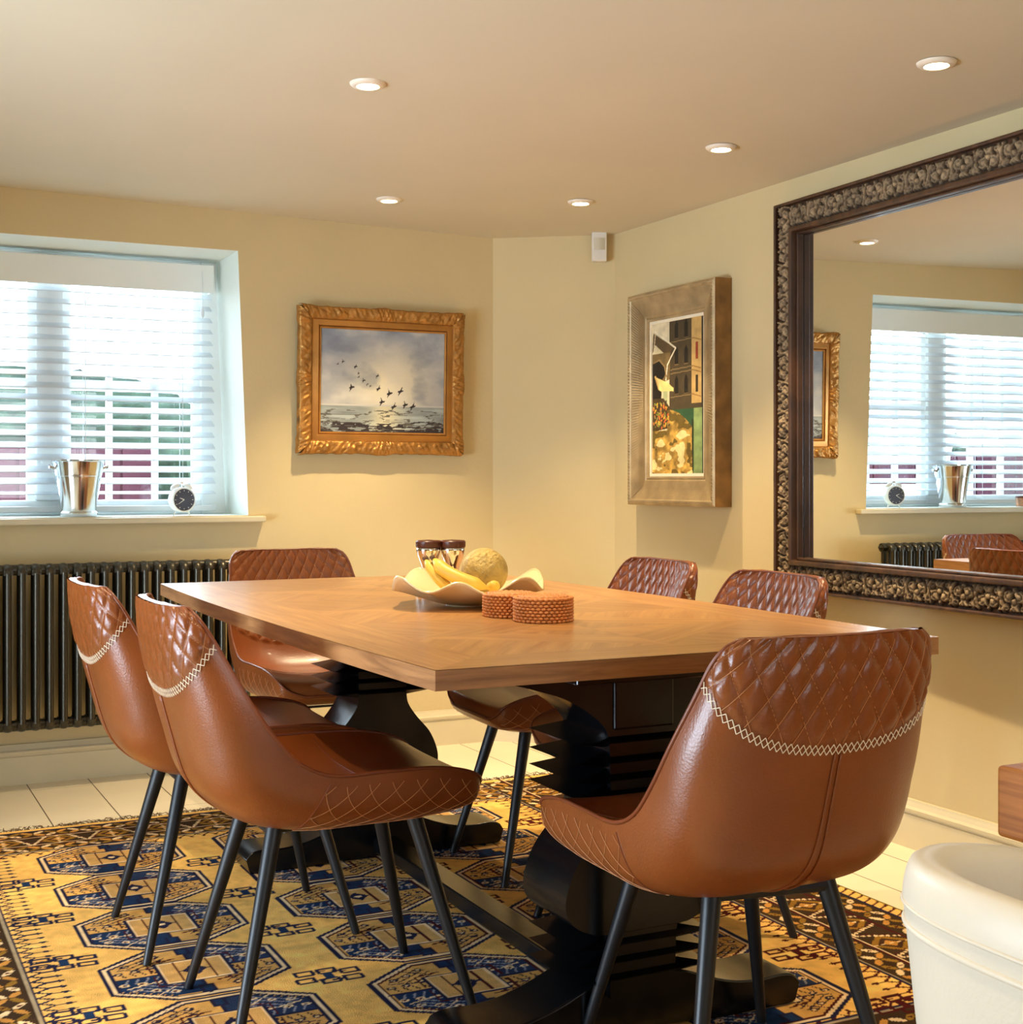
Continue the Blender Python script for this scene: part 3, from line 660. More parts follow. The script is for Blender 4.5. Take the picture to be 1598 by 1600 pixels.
# ================================================================== RUG
RX0, RX1, RY0, RY1 = .03, 2.38, 1.60, 4.41
def make_rug():
    g = (248, 194, 106); cv = Canvas(RX1-RX0, RY1-RY0, .0042, g); Xa = lambda x: x-RX0; Ya = lambda y: y-RY0
    nv, mr, cream, ol, blu, br = (34, 34, 62), (78, 24, 24), (240, 208, 160), (120, 92, 34), (28, 50, 84), (70, 44, 30)
    W_, H_ = cv.w, cv.h
    n1 = vnoise(cv.nx, cv.ny, (5, 40), 21, 4); cv.a *= (.9+.2*n1[..., None])
    # border bands
    ix0, ix1, iy0, iy1 = Xa(.375), Xa(2.045), Ya(2.15), Ya(4.14)
    def rect(x0_, y0_, x1_, y1_, c): cv.poly([(x0_, y0_), (x1_, y0_), (x1_, y1_), (x0_, y1_)], c)
    inside = np.zeros_like(cv.X, bool); inside |= (cv.X > ix0) & (cv.X < ix1) & (cv.Y > iy0) & (cv.Y < iy1)
    dx = np.minimum(cv.X, W_-cv.X); 
    bx0, by0, by1 = .045, .06, .03
    outer = (cv.X > bx0) & (cv.X < W_-bx0) & (cv.Y > by0) & (cv.Y < H_-by1)
    band = outer & ~inside; cv.a[band] = (64, 46, 30)
    def leaf_row(p, q, wd, cols, sp, size, seed):
        r = random.Random(seed); L = math.hypot(q[0]-p[0], q[1]-p[1]); n = int(L/sp); ux, uy = (q[0]-p[0])/L, (q[1]-p[1])/L
        for i in range(n):
            for sg in (-1, 1):
                t = (i+.5)*sp; o_ = sg*wd*.25; c = (p[0]+ux*t-uy*o_, p[1]+uy*t+ux*o_); cc = cols[(i+(sg > 0)) % len(cols)]
                cv.ell(c, size*1.6, size*.7, cc, math.atan2(uy, ux)+sg*.7*(1 if i % 2 else -1))
                if i % 3 == 0: cv.ell(c, size*.5, size*.3, mr, 0)
    def border(side):
        # stacked parallel bands between inner frame and outer edge
        if side == 'R': a0, a1 = ix1, W_-bx0; P = lambda s_, t: (a0+(a1-a0)*s_, t); r0, r1 = 0, H_; wdt = a1-a0
        if side == 'L': a0, a1 = ix0, bx0; P = lambda s_, t: (a0+(a1-a0)*s_, t); r0, r1 = 0, H_; wdt = a0-a1
        if side == 'N': a0, a1 = iy0, by0; P = lambda s_, t: (t, a0+(a1-a0)*s_); r0, r1 = ix0, ix1; wdt = a0-a1
        if side == 'F': a0, a1 = iy1, H_-by1; P = lambda s_, t: (t, a0+(a1-a0)*s_); r0, r1 = ix0, ix1; wdt = a1-a0
        leaf_row(P(.16, r0), P(.16, r1), wdt*.22, [cream, (150, 112, 44), (206, 146, 70)], .034, .012, 1)
        leaf_row(P(.86, r0), P(.86, r1), wdt*.22, [cream, (150, 112, 44), (206, 146, 70)], .034, .012, 2)
        # centre band: lozenges and chained X bars
        per = .155; n = int((r1-r0)/per)+1
        for i in range(n):
            t0 = r0+i*per; c = P(.5, t0+per/2)
            for dd, cc in ((.40, (150, 108, 40)), (.26, br), (.15, (196, 140, 66))):
                cv.poly([P(.5-dd*.52, t0+per/2), P(.5, t0+per/2-per*dd*.9), P(.5+dd*.52, t0+per/2), P(.5, t0+per/2+per*dd*.9)], cc)
            for k in range(9):
                for sg in (-1, 1):
                    s_ = .31+.38*k/8; t = t0+(k/8)*per*.30*sg
                    cv.ell(P(s_, t), .0055, .0055, cream); cv.ell(P(s_, t+per*.06), .004, .004, mr)
            for k in range(5): cv.ell(P(.34+.08*k, t0+per*.5), .006, .004, cream)
        for s_, wd_, c in ((0, .014, nv), (.012, .006, (168, 150, 120)), (.30, .012, mr), (.315, .004, cream), (.70, .012, mr), (.685, .004, cream), (1.0, .010, nv)):
            cv.line(P(s_, r0), P(s_, r1), wd_, c)
    for s_ in 'LRNF': border(s_)
    # outer gold guard with hooks
    for x in (bx0*.5, W_-bx0*.5):
        y = 0.01; 
        while y < H_: cv.line((x-.016, y), (x+.014, y+.014), .006, mr); cv.ell((x+.014, y+.016), .007, .005, mr); y += .030
    for x in (.003, W_-.003): cv.line((x, 0), (x, H_), .008, (120, 104, 40))
    # inner zig-zag and diamond spikes
    def spikes(x, sgn, y0_, y1_, p_=.034):
        y = y0_; k = 0
        while y < y1_:
            cv.path([(x, y), (x+sgn*.030, y+p_/2), (x, y+p_)], .0066, nv if sgn > 0 else mr)
            cv.line((x+sgn*.030, y+p_/2), (x+sgn*.062, y+p_/2), .0055, nv if sgn > 0 else mr)
            cx_ = x+sgn*.056; cv.poly([(cx_-.014, y+p_/2), (cx_, y+p_/2-.0075), (cx_+.014, y+p_/2), (cx_, y+p_/2+.0075)], nv if sgn > 0 else mr)
            y += p_
    spikes(ix0+.007, 1, iy0, iy1-.02); spikes(ix1-.007, -1, iy0, iy1-.02)
    def spikes_h(y, sgn, x0_, x1_, p_=.036):
        x = x0_
        while x < x1_: cv.path([(x, y), (x+p_/2, y+sgn*.02), (x+p_, y)], .005, mr); cv.ell((x+p_/2, y+sgn*.026), .006, .005, mr); x += p_
    spikes_h(iy0+.006, 1, ix0, ix1); spikes_h(iy1-.006, -1, ix0, ix1)
    # guls
    def gul(cx_, cy, hw, hh):
        def oct_(k, inset=0): 
            w2, h2 = hw-inset, hh-inset; return [(cx_-w2, cy-h2*.50), (cx_-w2*.38, cy-h2), (cx_+w2*.38, cy-h2), (cx_+w2, cy-h2*.50), (cx_+w2, cy+h2*.50), (cx_+w2*.38, cy+h2), (cx_-w2*.38, cy+h2), (cx_-w2, cy+h2*.50)]
        cv.poly(oct_(0, 0), nv); cv.poly(oct_(0, .010), cream); cv.poly(oct_(0, .019), mr if cx_ > Xa(1.2) else nv)
        ins = oct_(0, .026); cv.poly(ins, (226, 172, 92))
        sl = cv.win(cx_-hw, cx_+hw, cy-hh, cy+hh)
        # quarters: upper left and lower right gold, others blue
        def clipq(sx_, sy_, c):
            q = [(cx_, cy)]; w2, h2 = hw-.027, hh-.027
            cv.poly([(cx_, cy), (cx_+sx_*w2, cy), (cx_+sx_*w2, cy+sy_*h2*.5), (cx_+sx_*w2*.38, cy+sy_*h2), (cx_, cy+sy_*h2)], c)
        clipq(-1, -1, blu); clipq(1, 1, (40, 54, 84)); clipq(-1, 1, (224, 172, 96)); clipq(1, -1, (216, 164, 90))
        # florets
        for sx_ in (-1, 1):
            for sy_ in (-1, 1):
                dark = (sx_*sy_ > 0); c1, c2 = (cream, mr) if dark else (nv, (232, 196, 140))
                for k, (ax, ay) in enumerate(((.42, .30), (.62, .24), (.80, .22), (.52, .55), (.34, .68), (.70, .46))):
                    c = (cx_+sx_*hw*ax, cy+sy_*hh*ay); cv.ell(c, .011, .008, c1); cv.ell(c, .005, .004, c2)
                cv.line((cx_+sx_*hw*.3, cy+sy_*hh*.2), (cx_+sx_*hw*.78, cy+sy_*hh*.36), .0045, c1); cv.line((cx_+sx_*hw*.3, cy+sy_*hh*.5), (cx_+sx_*hw*.55, cy+sy_*hh*.75), .004, c1)
        for sx_ in (-1, 1):
            for sy_ in (-1, 1):
                dark = (sx_*sy_ > 0); c1 = (150, 150, 160) if dark else (60, 40, 44)
                for k in range(4):
                    f_ = .90-.10*k; w2, h2 = (hw-.03)*f_, (hh-.03)*f_
                    cv.line((cx_+sx_*w2*.42, cy+sy_*h2), (cx_+sx_*w2, cy+sy_*h2*.56), .0042, c1)
                for k in range(5):
                    x_ = cx_+sx_*hw*(.30+.11*k); cv.line((x_, cy+sy_*hh*.06), (x_+sx_*.010, cy+sy_*hh*.20), .0042, c1)
                cv.path([(cx_+sx_*hw*.46, cy+sy_*.012), (cx_+sx_*hw*.46, cy+sy_*hh*.44), (cx_+sx_*.03, cy+sy_*hh*.50)], .0055, mr)
        cv.line((cx_, cy-hh+.02), (cx_, cy+hh-.02), .006, nv); cv.line((cx_-hw+.02, cy), (cx_+hw-.02, cy), .006, nv)
        # central box with H figure
        bw, bh = hw*.40, hh*.42
        rect(cx_-bw, cy-bh, cx_+bw, cy+bh, nv); rect(cx_-bw+.006, cy-bh+.006, cx_+bw-.006, cy+bh-.006, cream); rect(cx_-bw+.012, cy-bh+.012, cx_+bw-.012, cy+bh-.012, (216, 168, 100))
        for s_ in (-.45, .45): cv.line((cx_+bw*s_, cy-bh+.012), (cx_+bw*s_, cy+bh-.012), .006, mr)
        cv.line((cx_-bw*.45, cy), (cx_+bw*.45, cy), .007, nv); cv.poly([(cx_-bw*.35, cy), (cx_, cy-bh*.5), (cx_+bw*.35, cy), (cx_, cy+bh*.5)], nv); cv.ell((cx_, cy), .010, .008, cream)
        for sy_ in (-1, 1):
            rect(cx_-.018, cy+sy_*hh*.74-.022, cx_+.018, cy+sy_*hh*.74+.022, nv); rect(cx_-.010, cy+sy_*hh*.74-.015, cx_+.010, cy+sy_*hh*.74+.015, blu)
    ys = [3.985, 3.66, 3.33, 2.995, 2.66, 2.325]; xs = [.712, 1.210, 1.708]
    for x in xs:
        for y in ys: gul(Xa(x), Ya(y), .195, .166)
    # stepped frets between the columns and at the field edges
    def fret(cx_, cy, both=True, c=nv):
        u_ = .0145
        def sq(ax, ay): cv.path([(ax-u_*1.3, ay-u_*.8), (ax+u_*1.3, ay-u_*.8), (ax+u_*1.3, ay+u_*.8), (ax-u_*1.3, ay+u_*.8)], .0085, c, True)
        for s_ in (-1, 1):
            sq(cx_-.045*s_, cy+.030*s_); sq(cx_+.005*s_, cy+.030*s_)
            sq(cx_+.052*s_, cy+.012*s_)
            cv.line((cx_-.030*s_, cy+.030*s_), (cx_, cy+.030*s_), .006, c); cv.line((cx_+.018*s_, cy+.024*s_), (cx_+.04*s_, cy+.014*s_), .006, c)
        rect(cx_-.010, cy-.022, cx_+.010, cy+.022, blu if c == nv else mr)
    for i in range(len(ys)):
        y = ys[i]-.166
        fret(Xa(.462), Ya(y)); fret(Xa(.961), Ya(y)); fret(Xa(1.459), Ya(y), True, mr); fret(Xa(1.955), Ya(y), True, mr)
    n2 = vnoise(cv.nx, cv.ny, (120, 140), 31, 2); cv.a = np.clip(cv.a*(.90+.2*n2[..., None]), 0, 255)
    return cv
cv = make_rug(); zr = .012+.0012*vnoise(cv.nx, cv.ny, (90, 100), 5, 2)
# worn pile: slight wander of the pattern edges
co = np.stack([RX0+cv.X, RY0+cv.Y, zr], -1)
rug = np_grid('patterned_rug', co, cv.a, M['pile'], extra=([(RX0, RY0, .0005), (RX1, RY0, .0005), (RX1, RY1, .0005), (RX0, RY1, .0005), (RX0, RY0, .0125), (RX1, RY0, .0125), (RX1, RY1, .0125), (RX0, RY1, .0125)], [(0,3,2,1),(0,1,5,4),(1,2,6,5),(2,3,7,6),(3,0,4,7)]))
tag(rug, 'gold and navy patterned wool rug with octagon medallions under the table', 'rug')
mb = MB()
for k in range(900):
    x = random.uniform(RX0, RX1); L = random.uniform(.006, .045); a = random.uniform(-1.2, 1.2)
    p0 = (x, RY1-.004, .010); p1_ = (x+a*L*.4, RY1+L*.5, random.uniform(.006, .020)); p2_ = (x+a*L, RY1+L, random.uniform(.002, .014))
    mb.tube([p0, p1_, p2_], [.0016, .0012, .0005], 4, cap=False)
tag(mb.build('rug_fringe', M['fringe'], rug), kind='stuff')

# ================================================================== TABLE
TZ0 = .012
tb = thing('dining_table', (1.39, 2.99, TZ0), 0, 'large dining table with parquet wooden top and black carved twin pedestals', 'table')
dy = -2.99; TH = .775-TZ0
X0, X1, Y0, Y1 = .866-1.39, 1.925-1.39, 2.024-2.99, 4.066-2.99
bow = .028; bowe = .003
def outline(n=24, off=0.0):
    pts = []
    def seg(a, b_, nx_, ny_, bo):
        for i in range(n):
            t = i/n; k = 4*t*(1-t)*bo; pts.append((a[0]+(b_[0]-a[0])*t+nx_*k, a[1]+(b_[1]-a[1])*t+ny_*k))
    a, b_, c, d_ = (X0-off, Y0-off), (X1+off, Y0-off), (X1+off, Y1+off), (X0-off, Y1+off)
    seg(a, b_, 0, -1, bowe); seg(b_, c, 1, 0, bow); seg(c, d_, 0, 1, bowe); seg(d_, a, -1, 0, bow)
    return pts
top = MB().prism(outline(), TH-.034, TH-.0008, 'xy').build('table_edge', M['oak_edge'], tb)
def veneer():
    """parquet faces: curved border boards, a band of pointed panels, central lozenges; per-face grain direction and tint"""
    faces = []   # (poly, grain angle, tint)
    ins = .13; n = 24
    o_ = outline(n); a, b_, c, d_ = (X0+ins, Y0+ins), (X1-ins, Y0+ins), (X1-ins, Y1-ins), (X0+ins, Y1-ins)
    inn = [a, b_, c, d_]
    for s_ in range(4):
        for i in range(n):
            p, q = o_[s_*n+i], o_[(s_*n+i+1) % (4*n)]; A_, B_ = inn[s_], inn[(s_+1) % 4]
            r_ = lambda t: (A_[0]+(B_[0]-A_[0])*t, A_[1]+(B_[1]-A_[1])*t)
            faces.append(([p, q, r_((i+1)/n), r_(i/n)], 0 if s_ % 2 == 0 else PI/2, (.90, 1.0)[s_ % 2], s_))
    # inner field: 4 lozenge cells along the length
    xa, xb, ya_, yb_ = X0+ins, X1-ins, Y0+ins, Y1-ins; ncell = 3; h = (yb_-ya_)/ncell; cx_ = (xa+xb)/2
    for k in range(ncell):
        y0_, y1_ = ya_+k*h, ya_+(k+1)*h; ym = (y0_+y1_)/2; L, R, B, T_ = (xa, ym), (xb, ym), (cx_, y0_), (cx_, y1_); ctr = (cx_, ym)
        mid = lambda p, q, t=.5: (p[0]+(q[0]-p[0])*t, p[1]+(q[1]-p[1])*t)
        i4 = [mid(ctr, L, .5), mid(ctr, B, .5), mid(ctr, R, .5), mid(ctr, T_, .5)]; oc = [L, B, R, T_]
        for j in range(4):
            j2 = (j+1) % 4; an = math.atan2(oc[j2][1]-oc[j][1], oc[j2][0]-oc[j][0])
            faces.append(([oc[j], oc[j2], i4[j2], i4[j]], an, (1.10, .92, 1.06, .88)[j], 10+j+k*7))
            faces.append(([ctr, i4[j], i4[j2]], an+PI/2, (.96, 1.16, .90, 1.12)[j], 20+j+k*7))
        for cc, e1_, e2_, f in (((xa, y0_), L, B, 1.0), ((xb, y0_), B, R, .86), ((xb, y1_), R, T_, 1.05), ((xa, y1_), T_, L, .9)):
            faces.append(([cc, e2_, e1_] if False else [cc, e1_, e2_], math.atan2(e2_[1]-e1_[1], e2_[0]-e1_[0])+PI/2, f, 30+k))
    me = bpy.data.meshes.new('table_veneer'); vs = []; fs = []; uvs = []; tn = []
    for poly, an, tint, sd in faces:
        ar = sum(poly[i][0]*poly[(i+1) % len(poly)][1]-poly[(i+1) % len(poly)][0]*poly[i][1] for i in range(len(poly)))
        if ar < 0: poly = poly[::-1]
        o0 = len(vs); fs.append(tuple(range(o0, o0+len(poly))))
        for p in poly:
            vs.append((p[0], p[1], TH)); ca, sa = math.cos(an), math.sin(an)
            uvs.append((p[0]*ca+p[1]*sa+sd*.37, -p[0]*sa+p[1]*ca+sd*.11)); tn.append(tint)
    me.from_pydata(vs, [], fs); uv = me.uv_layers.new(name='grain'); uv.data.foreach_set('uv', [c for p in uvs for c in p])
    at = me.attributes.new('tint', 'FLOAT_COLOR', 'POINT'); at.data.foreach_set('color', [c for t in tn for c in (t, t*.98, t*.95, 1)])
    me.materials.append(M['oak']); o = bpy.data.objects.new('table_veneer', me); C.objects.link(o); o.parent = tb
    return o
veneer()
def pedestal(yc):
    q = bpy.data.objects.new('pedestal', None); C.objects.link(q); q.parent = tb; q.location = (0, yc, 0); q.empty_display_size = .1
    # scrolled panel
    half = [(.0, .735), (.30, .735), (.295, .712), (.24, .695), (.17, .672), (.115, .640), (.085, .612), (.075, .585), (.072, .52), (.072, .468), (.080, .440), (.105, .405), (.140, .365), (.160, .325), (.168, .290), (.162, .262), (.140, .240), (.105, .225), (.085, .222), (.075, .21), (.072, .10)]
    sm = []
    ks = [(i, a, z_) for i, (a, z_) in enumerate(half)]
    for i in range(1, (len(half)-1)*5+1): sm.append(catmull(ks, i/5))
    sm = [p for p in sm if p[0] > 0]
    poly = [(x, z_-TZ0) for x, z_ in sm]+[(-x, z_-TZ0) for x, z_ in reversed(sm)]
    mb = MB(); n = len(sm)
    # build as strips so the concave outline stays clean
    for yy, fl in ((-.088, False), (.088, True)):
        vs = [(x, yy, z_-TZ0) for x, z_ in sm]+[(-x, yy, z_-TZ0) for x, z_ in sm]
        fs = [(i, i+1, n+i+1, n+i) for i in range(n-1)]; mb.add(vs, fs if not fl else [f_[::-1] for f_ in fs])
    for sg in (1, -1): mb.grid(lambda u_, v_, sg=sg: (sg*sm[int(round(v_*(n-1)))][0], -.088+.176*u_, sm[int(round(v_*(n-1)))][1]-TZ0), 2, n)
    mb.build('scroll_panel', M['black_paint'], q, smooth=True)
    cb = MB().box(-.066, .066, -.094, .094, .595, .735-TZ0-.002)
    cb.build('core_block', M['black_paint'], q, bevel=.004)
    for zc in (.588, .550, .517, .486, .205, .172, .140):
        z_ = zc-TZ0; f = MB(); a_, b2, h = .150, .100, .017
        f.add([(-.066, -.070, z_-h), (.066, -.070, z_-h), (.066, .070, z_-h), (-.066, .070, z_-h), (-a_, -b2, z_), (a_, -b2, z_), (a_, b2, z_), (-a_, b2, z_), (-.066, -.070, z_+h), (.066, -.070, z_+h), (.066, .070, z_+h), (-.066, .070, z_+h)],
              [(3,2,1,0),(0,1,5,4),(1,2,6,5),(2,3,7,6),(3,0,4,7),(4,5,9,8),(5,6,10,9),(6,7,11,10),(7,4,8,11),(8,9,10,11)])
        f.build('carved_ridge', M['black_paint'], q)
    # sled foot
    hf = [(0, .118), (.06, .117), (.11, .108), (.17, .085), (.23, .068), (.29, .062), (.34, .064), (.372, .058), (.385, .040), (.378, .014), (.36, .0), (.20, .0), (.12, .006), (0, .008)]
    ks = [(i, a, z_) for i, (a, z_) in enumerate(hf)]; sm2 = [catmull(ks, i/4) for i in range((len(hf)-1)*4+1)]; sm2 = [(max(0, x), max(0, z_)) for x, z_ in sm2]
    up = [p for i, p in enumerate(sm2) if i <= 8*4]; dn = [p for i, p in enumerate(sm2) if i >= 8*4]
    mb = MB()
    def zat(lst, x):
        l2 = sorted(lst); 
        for i in range(len(l2)-1):
            if l2[i][0] <= x <= l2[i+1][0]+1e-9:
                t = (x-l2[i][0])/max(l2[i+1][0]-l2[i][0], 1e-9); return l2[i][1]+(l2[i+1][1]-l2[i][1])*t
        return l2[-1][1]
    xs_ = [i/40*.385 for i in range(41)]; xs_ = [-x for x in xs_[:0:-1]]+xs_; m_ = len(xs_)
    T1 = [zat(up, abs(x)) for x in xs_]; B1 = [zat(dn, abs(x)) for x in xs_]
    vs = []
    for yy in (-.070, .070):
        vs += [(x, yy, t) for x, t in zip(xs_, T1)]+[(x, yy, b3) for x, b3 in zip(xs_, B1)]
    fs = []
    for i in range(m_-1):
        fs += [(i, i+1, m_+i+1, m_+i), (2*m_+i, 3*m_+i, 3*m_+i+1, 2*m_+i+1), (i, 2*m_+i, 2*m_+i+1, i+1), (m_+i, m_+i+1, 3*m_+i+1, 3*m_+i)]
    fs += [(0, m_, 3*m_, 2*m_), (m_-1, 3*m_-1, 4*m_-1, 2*m_-1)]
    mb.add(vs, fs); mb.build('foot', M['black_paint'], q, smooth=True, bevel=.004)
    return q
pedestal(2.33-2.99); pedestal(3.71-2.99)
MB().box(-.033, .033, -.60, .62, .030, .068).build('stretcher', M['black_paint'], tb, bevel=.004)
MB().box(-.20, .20, -.85, .85, .700, .727).build('under_frame', M['black_paint'], tb, bevel=.003)

# ================================================================== DINING CHAIRS
Ci = [(0, .262, .432), (.08, .250, .466), (.2, .17, .480), (.35, .05, .468), (.5, -.08, .455), (.6, -.165, .466), (.68, -.222, .512), (.78, -.265, .60), (.9, -.318, .735), (1, -.352, .828)]
Rm = [(0, .262, .432), (.08, .246, .474), (.2, .16, .500), (.35, .04, .506), (.5, -.065, .508), (.6, -.130, .535), (.68, -.178, .585), (.78, -.228, .660), (.9, -.285, .765), (1, -.325, .838)]
Co = [(0, .262, .425), (.08, .235, .402), (.2, .14, .388), (.35, .0, .388), (.5, -.135, .392), (.6, -.225, .416), (.68, -.285, .472), (.78, -.322, .580), (.9, -.358, .730), (1, -.366, .832)]
Wd = [(0, .130), (.03, .176), (.08, .203), (.2, .218), (.35, .228), (.5, .232), (.6, .233), (.68, .233), (.78, .228), (.88, .210), (.94, .201), (.975, .191), (.99, .182), (1, .170)]
def vseam(t): return .845+.055*abs(t)**1.6
def S_in(t, v, puff=True):
    cy, cz = catmull(Ci, v); ry, rz = catmull(Rm, v); w_ = catmull(Wd, v)[0]
    g = abs(t)**2.6; x = w_*t; y = cy+(ry-cy)*g; z_ = cz+(rz-cz)*g
    if v > .9: z_ -= .010*((v-.9)/.1)**2*max(0, abs(t)-.5)*2
    p = Vector((x, y, z_))
    return p
def S_out(t, v):
    cy, cz = catmull(Co, v); ry, rz = catmull(Rm, v); w_ = catmull(Wd, v)[0]
    e = .50+.28*min(1, max(0, (v-.45)/.3)); a = abs(t)*PI/2; sg = 1 if t >= 0 else -1
    x = w_*sg*math.sin(a)**e; g = 1-max(0.0, math.cos(a))**e
    g = g**1.15
    y = cy+(ry-cy)*g; z_ = cz+(rz-cz)*g
    if v > .9: z_ -= .010*((v-.9)/.1)**2*max(0, abs(t)-.5)*2
    return Vector((x, y, z_))
def arc_u(t): return t          # lateral lattice coordinate
_ts = [-1+i/150 for i in range(301)]; _pp = [S_out(t, .87) for t in _ts]; _al = [0.0]
for _a, _b in zip(_pp, _pp[1:]): _al.append(_al[-1]+(_b-_a).length)
_al = [2*q/_al[-1]-1 for q in _al]
def s_of(t): return float(np.interp(t, _ts, _al))      # even spacing across the width, measured on the leather
def t_of(s_): return float(np.interp(s_, _al, _ts))
NQ = 5.5                        # lattice frequency
def lattice(t, v): return (t*NQ+(v-.84)*15.0, t*NQ-(v-.84)*15.0)
def quilt_h(t, v, kind):
    m_ = (v-.70)/.012 if kind == 'in' else (v-vseam(t)-.004)/.010
    if m_ <= 0: return 0.0
    m_ = min(1, m_)
    a, b_ = lattice(s_of(t) if kind == 'out' else t, v); da = abs(a-round(a)); db = abs(b_-round(b_)); d_ = min(da, db)
    return m_*.0052*(1-math.exp(-(d_/.16)**1.2*1.6))
def surf_normal(S, t, v, sgn):   # +1 / -1: away from the leather for the lining / the outer shell
    e = 1e-3; du = S(min(1, t+e), v)-S(max(-1, t-e), v); dv = S(t, min(1, v+e))-S(t, max(0, v-e)); n = du.cross(dv)
    return n.normalized()*-sgn if n.length > 1e-12 else Vector((0, 0, 1))
def chair_shell(parent):
    nt_, nv_ = 121, 171; ts = [.5*(-1+2*i/(nt_-1))+.5*t_of(-1+2*i/(nt_-1)) for i in range(nt_)]; vs_ = [j/(nv_-1) for j in range(nv_)]
    def build(S, sgn, kind):
        P = []
        for v in vs_:
            for t in ts:
                p = S(t, v); h = quilt_h(t, v, kind)
                if h and abs(t) < .995: p = p+surf_normal(S, t, v, sgn)*h*min(1, (1-abs(t))*25)
                P.append(p)
        return P
    F = [(j*nt_+i, j*nt_+i+1, (j+1)*nt_+i+1, (j+1)*nt_+i) for j in range(nv_-1) for i in range(nt_-1)]
    MB().add(build(S_in, 1, 'in'), [f[::-1] for f in F]).build('seat_lining', M['leather'], parent, smooth='all', recalc=False)
    MB().add(build(S_out, -1, 'out'), F).build('outer_shell', M['leather'], parent, smooth='all', recalc=False)
    # front cap is closed by the two surfaces meeting at v=0; close top gap
    tp = MB(); tp.grid(lambda u_, k: tuple(S_in(-1+2*u_, 1)*(1-k)+S_out(-1+2*u_, 1)*k+Vector((0, 0, .004*math.sin(PI*k)))), 60, 6); tp.build('top_band', M['leather'], parent, smooth='all', recalc=False)
    fr_ = MB(); fr_.grid(lambda u_, k: tuple(S_in(-1+2*u_, 0)*(1-k)+S_out(-1+2*u_, 0)*k), 60, 3); fr_.build('front_band', M['leather'], parent, smooth='all', recalc=False)
    # piping round the whole rim (loop)
    loop = [S_in(-1, v/60) for v in range(61)]+[S_in(-1+2*k/30, 1)+Vector((0, -.004, .002)) for k in range(1, 30)]+[S_in(1, 1-v/60) for v in range(61)]
    loop += [S_in(1-2*k/30, 0)+Vector((0, .001, 0)) for k in range(1, 31)]
    MB().tube(loop, .0038, 8, cap=False).build('piping', M['leather_pipe'], parent, smooth='all')
    # stitching: lattice lines, thin thread lying in the grooves
    st = MB()
    def run(S, sgn, kind, line_pts):
        cur = []
        for t, v in line_pts+[(9, 9)]:
            off_ = .0012
            ok = abs(t) <= .985 and 0 <= v <= .99 and ((kind == 'in' and v > .705) or (kind == 'out' and v > vseam(t)) or kind == 'side' and .05 < v < .50 and .2 < abs(t))
            if ok: cur.append(S(t, v)+surf_normal(S, t, v, sgn)*off_)
            else:
                if len(cur) > 2: st.tube(cur, .0006, 4, cap=False)
                cur = []
    for k in range(-16, 17):
        for sg in (1, -1):
            pts = []
            for i in range(121):
                v = .70+.30*i/120; t = (k-sg*(v-.84)*15.0)/NQ; pts.append((t, v))
            run(S_in, 1, 'in', pts); run(S_out, -1, 'out', [(t_of(t) if abs(t) < .99 else 9, v) for t, v in pts])
    for k in range(-12, 26):
        for sg in (1, -1):
            for sd in (-1, 1):
                pts = []
                for i in range(40):
                    q = .50+.49*i/39; v = k*.062+sg*(q-.50)*.42; pts.append((t_of(sd*q), v))
                run(S_out, -1, 'side', pts)
    st.build('quilt_stitching', M['thread'], parent)
    # white cross stitch along the curved seam
    cs = MB(); n = 46
    for i in range(n):
        t0, t1, tm = t_of(-.985+1.97*i/n), t_of(-.985+1.97*(i+1)/n), t_of(-.985+1.97*(i+.5)/n)
        for a, b_ in ((-.0062, .0062), (.0062, -.0062)):
            pts = []
            for (t, dv) in ((t0, a), (tm, 0), (t1, b_)):
                v = vseam(t)-.004+dv; pts.append(S_out(t, v)+surf_normal(S_out, t, v, -1)*.0016)
            cs.tube(pts, .0008, 4)
    # the same stitch turns over the rim onto the lining edge
    cs.build('cross_stitch', M['white_thread'], parent)
    # raised centre welt on the back and side seams
    sw = MB()
    for t in (-.006, .006): sw.tube([S_out(t, .50+.335*i/30)+surf_normal(S_out, t, .50+.335*i/30, -1)*.001 for i in range(31)], .0024, 6)
    sw.build('back_seam', M['leather'], parent, smooth='all')
    ss = MB()
    for sd in (-1, 1): ss.tube([S_out(sd*(.40+.59*i/20), .50)+surf_normal(S_out, sd*(.40+.59*i/20), .50, -1)*.0006 for i in range(21)], .0012, 5)
    ss.tube([S_in(-.9+1.8*i/30, .36)+surf_normal(S_in, -.9+1.8*i/30, .36, 1)*.0004 for i in range(31)], .0014, 5)
    ss.build('side_seam', M['leather_pipe'], parent)
def make_chair():
    t = thing('dining_chair', (0, 0, 0), 0, '', 'chair', 'tan quilted dining chairs')
    chair_shell(t)
    f = MB()
    for sy in (.135, -.15):
        f.tube([(-.100, sy, .388), (.100, sy, .388)], .012, 8)
    f.box(-.05, .05, -.15, .13, .386, .396)
    for sx_ in (-1, 1): f.tube([(sx_*.100, -.15, .388), (sx_*.100, .135, .388)], .010, 8)
    f.build('leg_frame', M['black_metal'], t, smooth=True)
    for sx_ in (-1, 1):
        for sy in (-1, 1):
            MB().tube([(sx_*.103, sy*.142, .400), (sx_*.106, sy*.146, .385), (sx_*.188, sy*.243, .0)], [.0165, .0168, .0095], 16).build('leg', M['black_metal'], t, smooth=True)
    return t
ch0 = make_chair()
